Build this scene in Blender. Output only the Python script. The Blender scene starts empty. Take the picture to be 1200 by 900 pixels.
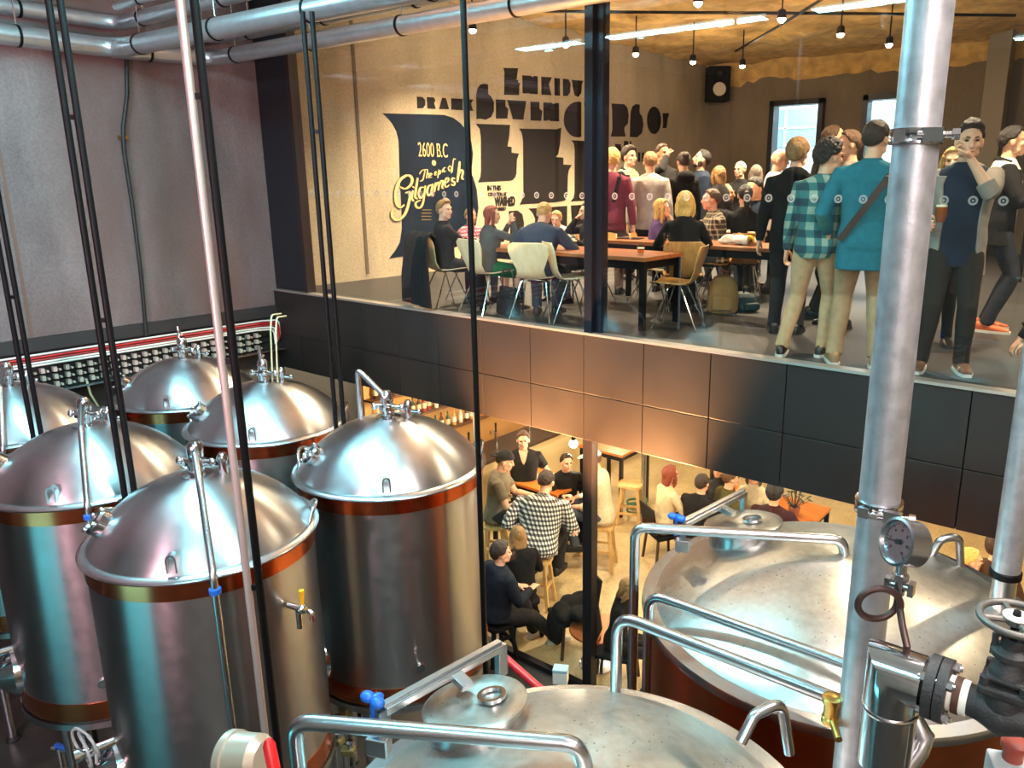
import bpy, bmesh, math, random
import numpy as np
from mathutils import Vector as V, Matrix, noise
random.seed(7)
SC = bpy.context.scene
COL = SC.collection
PI = math.pi
def R(a): return math.radians(a)

# ------------------------------------------------------------------ camera geometry
F_PX, PPX, PPY = 904.0, 678.0, 442.0
PITCH, YAW = R(14.16), R(52.98)
EYE = V((0, 0, 5.0))
FW = V((-math.cos(YAW)*math.cos(PITCH), math.sin(YAW)*math.cos(PITCH), -math.sin(PITCH)))
RT = FW.cross(V((0, 0, 1))).normalized()
UP = RT.cross(FW)
def ray(x, y): return FW + RT*((x-PPX)/F_PX) - UP*((y-PPY)/F_PX)
def at_z(x, y, z): d = ray(x, y); return EYE + d*((z-EYE.z)/d.z)
def at_y(x, y, Y): d = ray(x, y); return EYE + d*((Y-EYE.y)/d.y)
def at_x(x, y, X): d = ray(x, y); return EYE + d*((X-EYE.x)/d.x)
def at_d(x, y, t): return EYE + ray(x, y)*t

# ------------------------------------------------------------------ tagging
def tag(o, label=None, cat=None, group=None, kind=None):
    if label: o['label'] = label
    if cat: o['category'] = cat
    if group: o['group'] = group
    if kind: o['kind'] = kind
    return o
def empty(name, loc=(0, 0, 0), rz=0, label=None, cat=None, group=None):
    o = bpy.data.objects.new(name, None); COL.objects.link(o)
    o.empty_display_size = .1
    o.location = loc; o.rotation_euler = (0, 0, rz)
    return tag(o, label, cat, group)
KIDS = {}
def setparent(o, p):
    o.parent = p
    KIDS.setdefault(p.name, []).append(o)
def copy_tree(o, parent=None):
    c = o.copy(); COL.objects.link(c)
    if parent: setparent(c, parent)
    for ch in list(KIDS.get(o.name, [])): copy_tree(ch, c)
    return c
def copy_to(o, loc, rz=0, label=None, group=None):
    c = copy_tree(o); c.location = loc; c.rotation_euler = (0, 0, rz)
    if label: c['label'] = label
    if group: c['group'] = group
    return c

# ------------------------------------------------------------------ mesh builder
class MB:
    def __init__(s): s.v = []; s.f = []; s.sharp = False
    def add(s, vs, fs):
        n = len(s.v); s.v += [tuple(a) for a in vs]; s.f += [tuple(i+n for i in q) for q in fs]; return s
    def box(s, c, d, rz=0, M=None):
        hx, hy, hz = d[0]/2, d[1]/2, d[2]/2
        vs = [V((x, y, z)) for x in (-hx, hx) for y in (-hy, hy) for z in (-hz, hz)]
        m = M if M is not None else Matrix.Rotation(rz, 3, 'Z')
        vs = [m @ a + V(c) for a in vs]
        return s.add(vs, [(0, 1, 3, 2), (4, 6, 7, 5), (0, 4, 5, 1), (2, 3, 7, 6), (0, 2, 6, 4), (1, 5, 7, 3)])
    def bar(s, a, b, w, h, up=(0, 0, 1)):
        a, b = V(a), V(b); d = (b-a); L = d.length; d.normalize()
        u = V(up); sd = d.cross(u)
        if sd.length < 1e-5: sd = d.cross(V((1, 0, 0)))
        sd.normalize(); u = sd.cross(d)
        m = Matrix((sd, d, u)).transposed()
        return s.box((a+b)/2, (w, L, h), M=m)
    def ring_loft(s, rings, cap=True, closed=False):
        n = len(rings[0]); b = len(s.v); k = len(rings)
        for r in rings: s.v += [tuple(p) for p in r]
        for i in range(k-1 if not closed else k):
            for j in range(n):
                a0 = b+i*n+j; a1 = b+i*n+(j+1) % n; c0 = b+((i+1) % k)*n+j; c1 = b+((i+1) % k)*n+(j+1) % n
                s.f.append((a0, a1, c1, c0))
        if cap and not closed:
            s.f.append(tuple(b+j for j in range(n-1, -1, -1)))
            s.f.append(tuple(b+(k-1)*n+j for j in range(n)))
        return s
    def tube(s, pts, r, n=10, cap=True, closed=False):
        pts = [V(p) for p in pts]; k = len(pts)
        rs = r if isinstance(r, (list, tuple)) else [r]*k
        rings = []; prev = None
        for i, p in enumerate(pts):
            if closed: t = (pts[(i+1) % k]-pts[i-1])
            else: t = pts[min(i+1, k-1)]-pts[max(i-1, 0)]
            if t.length < 1e-9: t = V((0, 0, 1))
            t.normalize()
            if prev is None:
                u = t.cross(V((0, 0, 1)))
                if u.length < .1: u = t.cross(V((1, 0, 0)))
                u.normalize()
            else:
                u = prev - t*prev.dot(t)
                if u.length < 1e-6: u = t.cross(V((1, 0, 0)))
                u.normalize()
            prev = u; w = t.cross(u)
            rings.append([p+(u*math.cos(2*PI*j/n)+w*math.sin(2*PI*j/n))*rs[i] for j in range(n)])
        return s.ring_loft(rings, cap, closed)
    def lathe(s, prof, n=48, c=(0, 0, 0), M=None, cap=True):
        c = V(c); rings = []
        for r, z in prof:
            ring = []
            for j in range(n):
                p = V((r*math.cos(2*PI*j/n), r*math.sin(2*PI*j/n), z))
                if M is not None: p = M @ p
                ring.append(p+c)
            rings.append(ring)
        return s.ring_loft(rings, cap)
    def cyl(s, a, b, r, n=20, r2=None):
        return s.tube([a, b], [r, r if r2 is None else r2], n)
    def ell(s, c, rad, n=12, m=8, M=None):
        c = V(c); rings = []
        for i in range(1, m):
            th = PI*i/m
            ring = []
            for j in range(n):
                p = V((rad[0]*math.sin(th)*math.cos(2*PI*j/n), rad[1]*math.sin(th)*math.sin(2*PI*j/n), -rad[2]*math.cos(th)))
                if M is not None: p = M @ p
                ring.append(p+c)
            rings.append(ring)
        b = len(s.v); s.ring_loft(rings, cap=False)
        lo = V((0, 0, -rad[2])); hi = V((0, 0, rad[2]))
        if M is not None: lo = M @ lo; hi = M @ hi
        s.v += [tuple(lo+c), tuple(hi+c)]; L = len(s.v)-2
        for j in range(n):
            s.f.append((b+(j+1) % n, b+j, L)); s.f.append((b+(m-2)*n+j, b+(m-2)*n+(j+1) % n, L+1))
        return s
    def prism(s, poly, fn, t):
        """extrude a 2D polygon; fn(u, v, w) -> point, w in 0..t"""
        n = len(poly); a = [fn(u, v, 0) for u, v in poly]; b = [fn(u, v, t) for u, v in poly]
        base = len(s.v); s.v += [tuple(p) for p in a+b]
        s.f.append(tuple(base+i for i in range(n-1, -1, -1))); s.f.append(tuple(base+n+i for i in range(n)))
        for i in range(n): s.f.append((base+i, base+(i+1) % n, base+n+(i+1) % n, base+n+i))
        return s
    def mesh(s, name):
        me = bpy.data.meshes.new(name); me.from_pydata(s.v, [], s.f); me.validate(); me.update()
        return me
    def build(s, name, mat=None, parent=None, smooth=True, bevel=0, seg=2, angle=40, loc=None, rz=0, recalc=True):
        me = s.mesh(name)
        if recalc:
            bm = bmesh.new(); bm.from_mesh(me); bmesh.ops.recalc_face_normals(bm, faces=bm.faces); bm.to_mesh(me); bm.free()
        if mat: me.materials.append(mat)
        o = bpy.data.objects.new(name, me); COL.objects.link(o)
        if bevel:
            m = o.modifiers.new('bevel', 'BEVEL'); m.width = bevel; m.segments = seg; m.limit_method = 'ANGLE'; m.angle_limit = R(35)
        if smooth:
            me.polygons.foreach_set('use_smooth', [True]*len(me.polygons))
            me.set_sharp_from_angle(angle=R(angle))
        if parent: setparent(o, parent)
        if loc is not None: o.location = loc
        if rz: o.rotation_euler = (0, 0, rz)
        return o
def fillet(pts, rad, k=6):
    """round the inner corners of a polyline"""
    pts = [V(p) for p in pts]; out = [pts[0]]
    for i in range(1, len(pts)-1):
        a, b, c = pts[i-1], pts[i], pts[i+1]
        d1 = (a-b); d2 = (c-b); l1, l2 = d1.length, d2.length
        d1.normalize(); d2.normalize()
        ang = d1.angle(d2)
        if ang > 3.1: out.append(b); continue
        t = min(rad/math.tan(ang/2), l1*.49, l2*.49)
        p0 = b+d1*t; p2 = b+d2*t
        for j in range(k+1):
            q = j/k; out.append(p0*(1-q)**2 + b*2*q*(1-q) + p2*q*q)
    out.append(pts[-1]); return out
def rotm(axis, a): return Matrix.Rotation(a, 3, axis if isinstance(axis, str) else V(axis))
def align(d, up=(0, 0, 1)):
    """3x3 taking local Z to d"""
    d = V(d).normalized(); x = V(up).cross(d)
    if x.length < 1e-4: x = V((1, 0, 0)).cross(d)
    x.normalize(); y = d.cross(x)
    return Matrix((x, y, d)).transposed()

# ------------------------------------------------------------------ materials
MATS = {}
def nodes(name):
    m = bpy.data.materials.new(name); m.use_nodes = True
    return m, m.node_tree.nodes, m.node_tree.links, m.node_tree.nodes['Principled BSDF']
def lin(c):
    """sRGB 0..255 -> linear"""
    return tuple(((x/255)/12.92 if x/255 <= .04045 else ((x/255+.055)/1.055)**2.4) for x in c)
def mat(name, col, rough=.5, metal=0, noise_amt=0, noise_scale=8, bump=0, bump_scale=60, aniso=0, tangent=None, emit=None, emit_s=0, spec=None, stretch=None, sheen=0, rot=0, rough_var=0):
    if name in MATS: return MATS[name]
    m, N, L, b = nodes(name)
    c = lin(col) if max(col) > 1.01 else col
    b.inputs['Base Color'].default_value = (*c, 1); b.inputs['Roughness'].default_value = rough; b.inputs['Metallic'].default_value = metal
    if spec is not None: b.inputs['Specular IOR Level'].default_value = spec
    if sheen: b.inputs['Sheen Weight'].default_value = sheen
    if aniso:
        b.inputs['Anisotropic'].default_value = aniso; b.inputs['Anisotropic Rotation'].default_value = rot
        t = N.new('ShaderNodeTangent'); t.direction_type = 'RADIAL'; t.axis = 'Z'; L.new(t.outputs[0], b.inputs['Tangent'])
    if emit: b.inputs['Emission Color'].default_value = (*emit, 1); b.inputs['Emission Strength'].default_value = emit_s
    if noise_amt or bump or rough_var:
        tc = N.new('ShaderNodeTexCoord'); src = tc.outputs['Object']
        if stretch:
            mp = N.new('ShaderNodeMapping'); mp.inputs['Scale'].default_value = stretch; L.new(src, mp.inputs['Vector']); src = mp.outputs[0]
    if noise_amt:
        n = N.new('ShaderNodeTexNoise'); n.inputs['Scale'].default_value = noise_scale; n.inputs['Detail'].default_value = 6; L.new(src, n.inputs['Vector'])
        r = N.new('ShaderNodeValToRGB'); r.color_ramp.elements[0].position = .3; r.color_ramp.elements[1].position = .72
        r.color_ramp.elements[0].color = (*[x*(1-noise_amt) for x in c], 1); r.color_ramp.elements[1].color = (*[min(1, x*(1+noise_amt)) for x in c], 1)
        L.new(n.outputs[0], r.inputs[0]); L.new(r.outputs[0], b.inputs['Base Color'])
    if rough_var:
        n = N.new('ShaderNodeTexNoise'); n.inputs['Scale'].default_value = noise_scale; n.inputs['Detail'].default_value = 4; L.new(src, n.inputs['Vector'])
        mr = N.new('ShaderNodeMapRange'); mr.inputs[3].default_value = max(0, rough-rough_var); mr.inputs[4].default_value = rough+rough_var
        L.new(n.outputs[0], mr.inputs[0]); L.new(mr.outputs[0], b.inputs['Roughness'])
    if bump:
        n2 = N.new('ShaderNodeTexNoise'); n2.inputs['Scale'].default_value = bump_scale; n2.inputs['Detail'].default_value = 5; L.new(src, n2.inputs['Vector'])
        bp = N.new('ShaderNodeBump'); bp.inputs['Strength'].default_value = bump; bp.inputs['Distance'].default_value = .02
        L.new(n2.outputs[0], bp.inputs['Height']); L.new(bp.outputs[0], b.inputs['Normal'])
    MATS[name] = m; return m
def emis(name, col, s):
    if name in MATS: return MATS[name]
    m, N, L, b = nodes(name)
    b.inputs['Base Color'].default_value = (*col, 1); b.inputs['Emission Color'].default_value = (*col, 1); b.inputs['Emission Strength'].default_value = s
    MATS[name] = m; return m
def glassmat(name, tint=(.93, .96, .95), refl=1.0, rough=0.0):
    if name in MATS: return MATS[name]
    m, N, L, b = nodes(name); N.remove(b)
    out = N['Material Output']; t = N.new('ShaderNodeBsdfTransparent'); t.inputs[0].default_value = (*tint, 1)
    g = N.new('ShaderNodeBsdfGlossy'); g.inputs['Roughness'].default_value = rough; g.inputs['Color'].default_value = (refl, refl, refl, 1)
    fr = N.new('ShaderNodeFresnel'); ge = N.new('ShaderNodeNewGeometry'); mr = N.new('ShaderNodeMapRange')
    mr.inputs[3].default_value = 1.45; mr.inputs[4].default_value = 1/1.45; L.new(ge.outputs['Backfacing'], mr.inputs[0]); L.new(mr.outputs[0], fr.inputs[0])
    mx = N.new('ShaderNodeMixShader'); L.new(fr.outputs[0], mx.inputs[0]); L.new(t.outputs[0], mx.inputs[1]); L.new(g.outputs[0], mx.inputs[2]); L.new(mx.outputs[0], out.inputs[0])
    MATS[name] = m; return m
def concrete(name, c1, c2, scale=1.2, rough=.75, bump=.15, holes=False, stain=None):
    if name in MATS: return MATS[name]
    m, N, L, b = nodes(name); b.inputs['Roughness'].default_value = rough
    tc = N.new('ShaderNodeTexCoord')
    n = N.new('ShaderNodeTexNoise'); n.inputs['Scale'].default_value = scale; n.inputs['Detail'].default_value = 9; n.inputs['Roughness'].default_value = .62
    mp = N.new('ShaderNodeMapping'); mp.inputs['Scale'].default_value = (1, 1, .45); L.new(tc.outputs['Object'], mp.inputs[0]); L.new(mp.outputs[0], n.inputs['Vector'])
    r = N.new('ShaderNodeValToRGB'); r.color_ramp.elements[0].position = .32; r.color_ramp.elements[1].position = .7
    r.color_ramp.elements[0].color = (*lin(c1), 1); r.color_ramp.elements[1].color = (*lin(c2), 1); L.new(n.outputs[0], r.inputs[0])
    n2 = N.new('ShaderNodeTexNoise'); n2.inputs['Scale'].default_value = 38; n2.inputs['Detail'].default_value = 6; L.new(tc.outputs['Object'], n2.inputs['Vector'])
    mx = N.new('ShaderNodeMixRGB'); mx.blend_type = 'MULTIPLY'; mx.inputs[0].default_value = .55
    r2 = N.new('ShaderNodeValToRGB'); r2.color_ramp.elements[0].position = .35; r2.color_ramp.elements[0].color = (.62, .6, .6, 1); r2.color_ramp.elements[1].position = .62; r2.color_ramp.elements[1].color = (1, 1, 1, 1)
    L.new(n2.outputs[0], r2.inputs[0]); L.new(r.outputs[0], mx.inputs[1]); L.new(r2.outputs[0], mx.inputs[2])
    last = mx.outputs[0]
    if stain:
        n3 = N.new('ShaderNodeTexNoise'); n3.inputs['Scale'].default_value = .55; n3.inputs['Detail'].default_value = 4
        mp3 = N.new('ShaderNodeMapping'); mp3.inputs['Scale'].default_value = (1, 1.3, .5); mp3.inputs['Location'].default_value = (3.1, 1.7, .4); L.new(tc.outputs['Object'], mp3.inputs[0]); L.new(mp3.outputs[0], n3.inputs['Vector'])
        r3 = N.new('ShaderNodeValToRGB'); r3.color_ramp.elements[0].position = .45; r3.color_ramp.elements[0].color = (0, 0, 0, 1); r3.color_ramp.elements[1].position = .62; r3.color_ramp.elements[1].color = (.8, .8, .8, 1)
        L.new(n3.outputs[0], r3.inputs[0])
        mx2 = N.new('ShaderNodeMixRGB'); L.new(r3.outputs[0], mx2.inputs[0]); L.new(last, mx2.inputs[1]); mx2.inputs[2].default_value = (*lin(stain), 1); last = mx2.outputs[0]
    L.new(last, b.inputs['Base Color'])
    bp = N.new('ShaderNodeBump'); bp.inputs['Strength'].default_value = bump; bp.inputs['Distance'].default_value = .02; L.new(n2.outputs[0], bp.inputs['Height']); L.new(bp.outputs[0], b.inputs['Normal'])
    MATS[name] = m; return m
def wood(name, c1, c2, rough=.4, axis='X', scale=3):
    if name in MATS: return MATS[name]
    m, N, L, b = nodes(name); b.inputs['Roughness'].default_value = rough
    tc = N.new('ShaderNodeTexCoord'); mp = N.new('ShaderNodeMapping')
    mp.inputs['Scale'].default_value = (.6, 7, 7) if axis == 'X' else ((7, .6, 7) if axis == 'Y' else (7, 7, .6))
    L.new(tc.outputs['Object'], mp.inputs[0])
    n = N.new('ShaderNodeTexNoise'); n.inputs['Scale'].default_value = scale; n.inputs['Detail'].default_value = 7; n.inputs['Distortion'].default_value = 1.2; L.new(mp.outputs[0], n.inputs['Vector'])
    r = N.new('ShaderNodeValToRGB'); r.color_ramp.elements[0].position = .3; r.color_ramp.elements[1].position = .7
    r.color_ramp.elements[0].color = (*lin(c1), 1); r.color_ramp.elements[1].color = (*lin(c2), 1); L.new(n.outputs[0], r.inputs[0]); L.new(r.outputs[0], b.inputs['Base Color'])
    MATS[name] = m; return m
def check(name, cols, size=.05, kind='gingham', rough=.85, wd=.5):
    """woven checks: cols = (ground, stripe, crossing)"""
    if name in MATS: return MATS[name]
    m, N, L, b = nodes(name); b.inputs['Roughness'].default_value = rough
    tc = N.new('ShaderNodeTexCoord'); sp = N.new('ShaderNodeSeparateXYZ'); L.new(tc.outputs['Object'], sp.inputs[0])
    def stripe(o, w=wd):
        a = N.new('ShaderNodeMath'); a.operation = 'DIVIDE'; a.inputs[1].default_value = size; L.new(o, a.inputs[0])
        f = N.new('ShaderNodeMath'); f.operation = 'FRACT'; L.new(a.outputs[0], f.inputs[0])
        g = N.new('ShaderNodeMath'); g.operation = 'LESS_THAN'; g.inputs[1].default_value = w; L.new(f.outputs[0], g.inputs[0]); return g.outputs[0]
    # unwrap around the body: use x + y so that side panels keep their stripes
    ad = N.new('ShaderNodeMath'); ad.operation = 'ADD'; L.new(sp.outputs[0], ad.inputs[0]); L.new(sp.outputs[1], ad.inputs[1])
    sx = stripe(ad.outputs[0] if kind == 'plaid' else sp.outputs[0]); sz = stripe(sp.outputs[2])
    m1 = N.new('ShaderNodeMixRGB'); L.new(sx, m1.inputs[0]); m1.inputs[1].default_value = (*lin(cols[0]), 1); m1.inputs[2].default_value = (*lin(cols[1]), 1)
    m2 = N.new('ShaderNodeMixRGB'); L.new(sx, m2.inputs[0]); m2.inputs[1].default_value = (*lin(cols[1]), 1); m2.inputs[2].default_value = (*lin(cols[2]), 1)
    m3 = N.new('ShaderNodeMixRGB'); L.new(sz, m3.inputs[0]); L.new(m1.outputs[0], m3.inputs[1]); L.new(m2.outputs[0], m3.inputs[2])
    L.new(m3.outputs[0], b.inputs['Base Color'])
    n2 = N.new('ShaderNodeTexNoise'); n2.inputs['Scale'].default_value = 14; n2.inputs['Detail'].default_value = 3; L.new(tc.outputs['Object'], n2.inputs['Vector'])
    bp = N.new('ShaderNodeBump'); bp.inputs['Strength'].default_value = .5; bp.inputs['Distance'].default_value = .03; L.new(n2.outputs[0], bp.inputs['Height']); L.new(bp.outputs[0], b.inputs['Normal'])
    MATS[name] = m; return m
def cloth(name, col, rough=.9, bump=.5, scale=12):
    return mat(name, col, rough, bump=bump, bump_scale=scale, noise_amt=.12, noise_scale=20, sheen=.0, spec=.2)
# ------------------------------------------------------------------ palette
STEEL = mat('brushed_stainless', (160, 158, 158), .3, 1, aniso=.75, rot=.25, noise_amt=.02, noise_scale=14, rough_var=.05)
DOME = mat('spun_stainless', (186, 186, 190), .33, 1, aniso=.8, rot=.25, noise_amt=.06, noise_scale=9, rough_var=.05)
DOME2 = mat('worn_stainless', (200, 197, 192), .36, 1, aniso=.5, rot=.25, noise_amt=.1, noise_scale=26, rough_var=.08)
def speckle(m, col, dens):
    N, L = m.node_tree.nodes, m.node_tree.links; b = N['Principled BSDF']; src = b.inputs['Base Color'].links[0].from_socket
    tc = N.new('ShaderNodeTexCoord'); v = N.new('ShaderNodeTexVoronoi'); v.inputs['Scale'].default_value = dens; L.new(tc.outputs['Object'], v.inputs['Vector'])
    n = N.new('ShaderNodeTexNoise'); n.inputs['Scale'].default_value = 7; L.new(tc.outputs['Object'], n.inputs['Vector'])
    a = N.new('ShaderNodeMath'); a.operation = 'MULTIPLY'; a.inputs[1].default_value = .22; L.new(n.outputs[0], a.inputs[0])
    lt = N.new('ShaderNodeMath'); lt.operation = 'LESS_THAN'; L.new(v.outputs['Distance'], lt.inputs[0]); L.new(a.outputs[0], lt.inputs[1])
    mx = N.new('ShaderNodeMixRGB'); mx.inputs[2].default_value = (*lin(col), 1); L.new(src, mx.inputs[1])
    k = N.new('ShaderNodeMath'); k.operation = 'MULTIPLY'; k.inputs[1].default_value = .6; L.new(lt.outputs[0], k.inputs[0]); L.new(k.outputs[0], mx.inputs[0]); L.new(mx.outputs[0], b.inputs['Base Color'])
speckle(DOME2, (96, 92, 90), 27)
POLISH = mat('polished_stainless', (200, 200, 205), .14, 1)
SATIN = mat('satin_stainless', (188, 188, 192), .27, 1)
COPPER = mat('copper_band', (206, 112, 72), .22, 1, aniso=0, noise_amt=.1, noise_scale=6)
COPPERD = mat('copper_cladding', (186, 108, 70), .34, 1, noise_amt=.15, noise_scale=5)
GALV = mat('galvanised_steel', (178, 178, 184), .42, .75, noise_amt=.16, noise_scale=22, bump=.05, bump_scale=90, rough_var=.1)
DUCT = mat('zinc_duct', (196, 200, 204), .32, .9, noise_amt=.08, noise_scale=12)
BLACKST = mat('black_steel', (12, 10, 11), .5, 0, spec=.15)
PINKST = mat('pale_painted_steel', (196, 176, 170), .4, .5)
DARKPANEL = mat('charcoal_panel', (34, 29, 27), .45, .1, noise_amt=.06, noise_scale=3, rough_var=.05)
BLACKPANEL = mat('black_panel', (22, 22, 28), .5)
FRAME = mat('black_frame', (30, 26, 28), .4, .2)
FRAMEBROWN = mat('brown_black_frame', (46, 32, 28), .4, .2)
SILL = mat('aluminium_sill', (196, 186, 176), .35, .8)
CONC_P = concrete('plum_concrete', (88, 76, 76), (140, 124, 122), 1.0, .7, .2, stain=(92, 66, 60))
CONC_W = concrete('warm_concrete', (150, 134, 110), (190, 172, 142), .9, .8, .12)
FLOOR_U = concrete('grey_floor', (34, 33, 34), (52, 50, 50), 2, .45, .05)
FLOOR_B = concrete('pale_bar_floor', (186, 160, 112), (216, 190, 142), 1.6, .5, .06)
FLOOR_T = concrete('wet_brewery_floor', (44, 44, 44), (70, 68, 64), 2, .35, .08)
FOAM = mat('sprayed_insulation', (214, 170, 100), .95, noise_amt=.28, noise_scale=5, bump=1.0, bump_scale=9)
DARKWALL = mat('dark_painted_wall', (40, 38, 38), .6, noise_amt=.15, noise_scale=4)
CEILM = mat('brewery_soffit', (206, 206, 204), .8, noise_amt=.15, noise_scale=3)
GLASS = glassmat('facade_glass')
WHITE = mat('white_paint', (225, 222, 214), .5)
RUBBER = mat('black_rubber', (18, 18, 18), .6)
IRON = mat('cast_iron', (58, 57, 58), .6, .5, noise_amt=.2, noise_scale=30, bump=.2, bump_scale=120)
RED = mat('red_plastic', (190, 24, 30), .4)
BLUE = mat('blue_plastic', (24, 92, 190), .4)
YELLOW = mat('yellow_plastic', (226, 170, 20), .4)
BRASS = mat('brass', (196, 158, 88), .3, 1)
OAK = wood('oak_ply', (170, 116, 58), (206, 152, 86), .35, 'Z')
BIRCH = wood('pale_birch_ply', (214, 190, 146), (232, 212, 172), .38, 'Z')
TIMBER = wood('red_brown_timber', (126, 68, 36), (172, 104, 58), .3, 'X')
PINE = wood('pale_pine', (190, 148, 88), (216, 178, 116), .5, 'Z')
CHROME = mat('chrome', (220, 220, 222), .1, 1)

# ------------------------------------------------------------------ the building
XL, YF, YB, XR, YN = -9.31, 5.72, 17.5, 5.5, -5.0
FU, SILLZ, SOFF, CEILB, CEILU = 3.62, 3.65, 2.6, 7.35, 7.72
FB = -.2
def struct(name, mb, m, **k):
    o = mb.build(name, m, smooth=False, **k); o['kind'] = 'structure'; return o
T = .25
# left wall: concrete from above the cable tray to the roof, running on as the mural wall
struct('wall_left', MB().box((XL-T/2, (YN+YF)/2, (3.33+CEILB)/2), (T, YF-YN, CEILB-3.33)), CONC_P)
struct('wall_left_lower', MB().box((XL-T/2-.05, (YN+YF)/2, (3.33+FB)/2), (T, YF-YN, 3.33-FB)), DARKWALL)
struct('wall_mural', MB().box((XL-T/2, (YF+YB)/2, (FU+CEILU)/2+.1), (T, YB-YF, CEILU-FU+.2)), CONC_W)
struct('wall_bar_left', MB().box((XL-T/2, (YF+YB)/2, (SOFF+FB)/2), (T, YB-YF, SOFF-FB)), DARKWALL)
# joints between the concrete lifts
for i, q in enumerate([(416, 100), (688, 260)]):
    p = at_x(q[0], q[1], XL)
    struct('trim_%d' % (i+1), MB().box((XL+.004, p.y, 5.7), (.012, .05, 4.0)), mat('joint_shadow_gap', (92, 78, 58), .8))
for i, (px, py) in enumerate([(10, 240)]):
    p = at_x(px, py, XL)
    struct('trim_3', MB().box((XL+.003, p.y, 5.3), (.01, .03, 3.9)), mat('plum_joint', (104, 78, 66), .8))
struct('trim_4', MB().box((XL+.02, (YN+YF)/2, 3.36), (.06, YF-YN, .14)), mat('dark_ledge', (40, 36, 36), .6))
struct('floor_brewery', MB().box(((XL+XR)/2, (YN+YF)/2, FB-.1), (XR-XL, YF-YN, .2)), FLOOR_T)
struct('floor_bar', MB().box(((XL+XR)/2, (YF+YB)/2, FB-.1), (XR-XL, YB-YF, .2)), FLOOR_B)
struct('floor_upper', MB().box(((XL+XR)/2, (YF+.1+YB)/2, (FU+SOFF)/2), (XR-XL, YB-YF-.1, FU-SOFF)), FLOOR_U)
struct('ceiling_bar', MB().box(((XL+XR)/2, (YF+.1+YB)/2, SOFF-.012), (XR-XL, YB-YF-.1, .02)), mat('bar_soffit', (70, 62, 54), .8))
struct('ceiling_brewery', MB().box(((XL+XR)/2, (YN+YF)/2, CEILB+.1), (XR-XL+.4, YF-YN, .2)), CEILM)
struct('wall_right', MB().box((XR+T/2, (YN+YB)/2, (CEILU+FB)/2), (T, YB-YN, CEILU-FB)), CONC_W)
struct('wall_near', MB().box(((XL+XR)/2, YN-T/2, (CEILB+FB)/2), (XR-XL, T, CEILB-FB)), concrete('grey_concrete', (120, 112, 106), (160, 152, 144), 1, .8, .1))
# back wall of the upper room with its two window openings
w1a, w1b = at_y(905.3, 119.2, YB), at_y(968.2, 114, YB)
w2a = at_y(1014.5, 111.8, YB); WT = w1a.z; WB = 4.55; WW = w1b.x-w1a.x
wins = [(w1a.x, w1b.x), (w2a.x, w2a.x+WW)]
mb = MB(); xs = [XL] + [v for w in wins for v in w] + [XR]
for i in range(0, len(xs), 2):
    mb.box(((xs[i]+xs[i+1])/2, YB+T/2, (FU+CEILU)/2), (xs[i+1]-xs[i], T, CEILU-FU))
for a, b in wins:
    mb.box(((a+b)/2, YB+T/2, (FU+WB)/2), (b-a, T, WB-FU)); mb.box(((a+b)/2, YB+T/2, (WT+CEILU)/2), (b-a, T, CEILU-WT))
struct('wall_back', mb, concrete('brown_concrete', (112, 98, 82), (142, 126, 104), .9, .8, .12))
struct('wall_bar_back', MB().box(((XL+XR)/2, 13.6, (SOFF+FB)/2), (XR-XL, .2, SOFF-FB)), mat('bar_back_wall', (96, 82, 66), .7, noise_amt=.2, noise_scale=3))
# windows with a view
for i, (a, b) in enumerate(wins):
    fr = MB(); w = .11
    fr.box((a+w/2, YB, (WT+WB)/2), (w, .32, WT-WB)); fr.box((b-w/2, YB, (WT+WB)/2), (w, .32, WT-WB))
    fr.box(((a+b)/2, YB, WT-w/2), (b-a, .32, w)); fr.box(((a+b)/2, YB, WB+w/2), (b-a, .32, w))
    o = fr.build('window_%d' % (i+2), FRAME, smooth=False); o['kind'] = 'structure'
    g = MB().box(((a+b)/2, YB+.1, (WT+WB)/2), (b-a-2*w, .01, WT-WB-2*w)).build('pane', GLASS, o, smooth=False)
# sprayed foam ceiling over the upper room, with a ragged far edge
bm = MB(); nx, ny = 90, 60
y1 = YB-.15
idx = {}
for i in range(nx+1):
    for j in range(ny+1):
        x = XL+.02+(XR-XL-.04)*i/nx
        t = j/ny; y = YF+.15+(y1-YF-.15)*t
        z = CEILU-.05-.10*noise.noise(V((x*1.3, y*1.3, 0)))-.05*noise.noise(V((x*4, y*4, 3)))
        bm.v.append((x, y, z))
for i in range(nx):
    for j in range(ny): a = i*(ny+1)+j; bm.f.append((a, a+ny+1, a+ny+2, a+1))
# ragged skirt where the foam turns down on to the wall
b0 = len(bm.v)
for i in range(nx+1):
    x = XL+.02+(XR-XL-.04)*i/nx
    d = .42+.14*noise.noise(V((x*1.1, 5, 0)))+.10*noise.noise(V((x*5, 9, 0)))
    bm.v.append((x, y1+.1, CEILU-.05-d*.55)); bm.v.append((x, YB-.005, CEILU-.05-d))
for i in range(nx):
    a = i*(ny+1)+ny; c = b0+2*i
    bm.f.append((a, a+ny+1, c+2, c)); bm.f.append((c, c+2, c+3, c+1))
o = bm.build('ceiling_foam', FOAM); o['kind'] = 'structure'
struct('ceiling_upper', MB().box(((XL+XR)/2, (YF+YB)/2, CEILU+.16), (XR-XL+.4, YB-YF+.4, .2)), CEILM)
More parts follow.
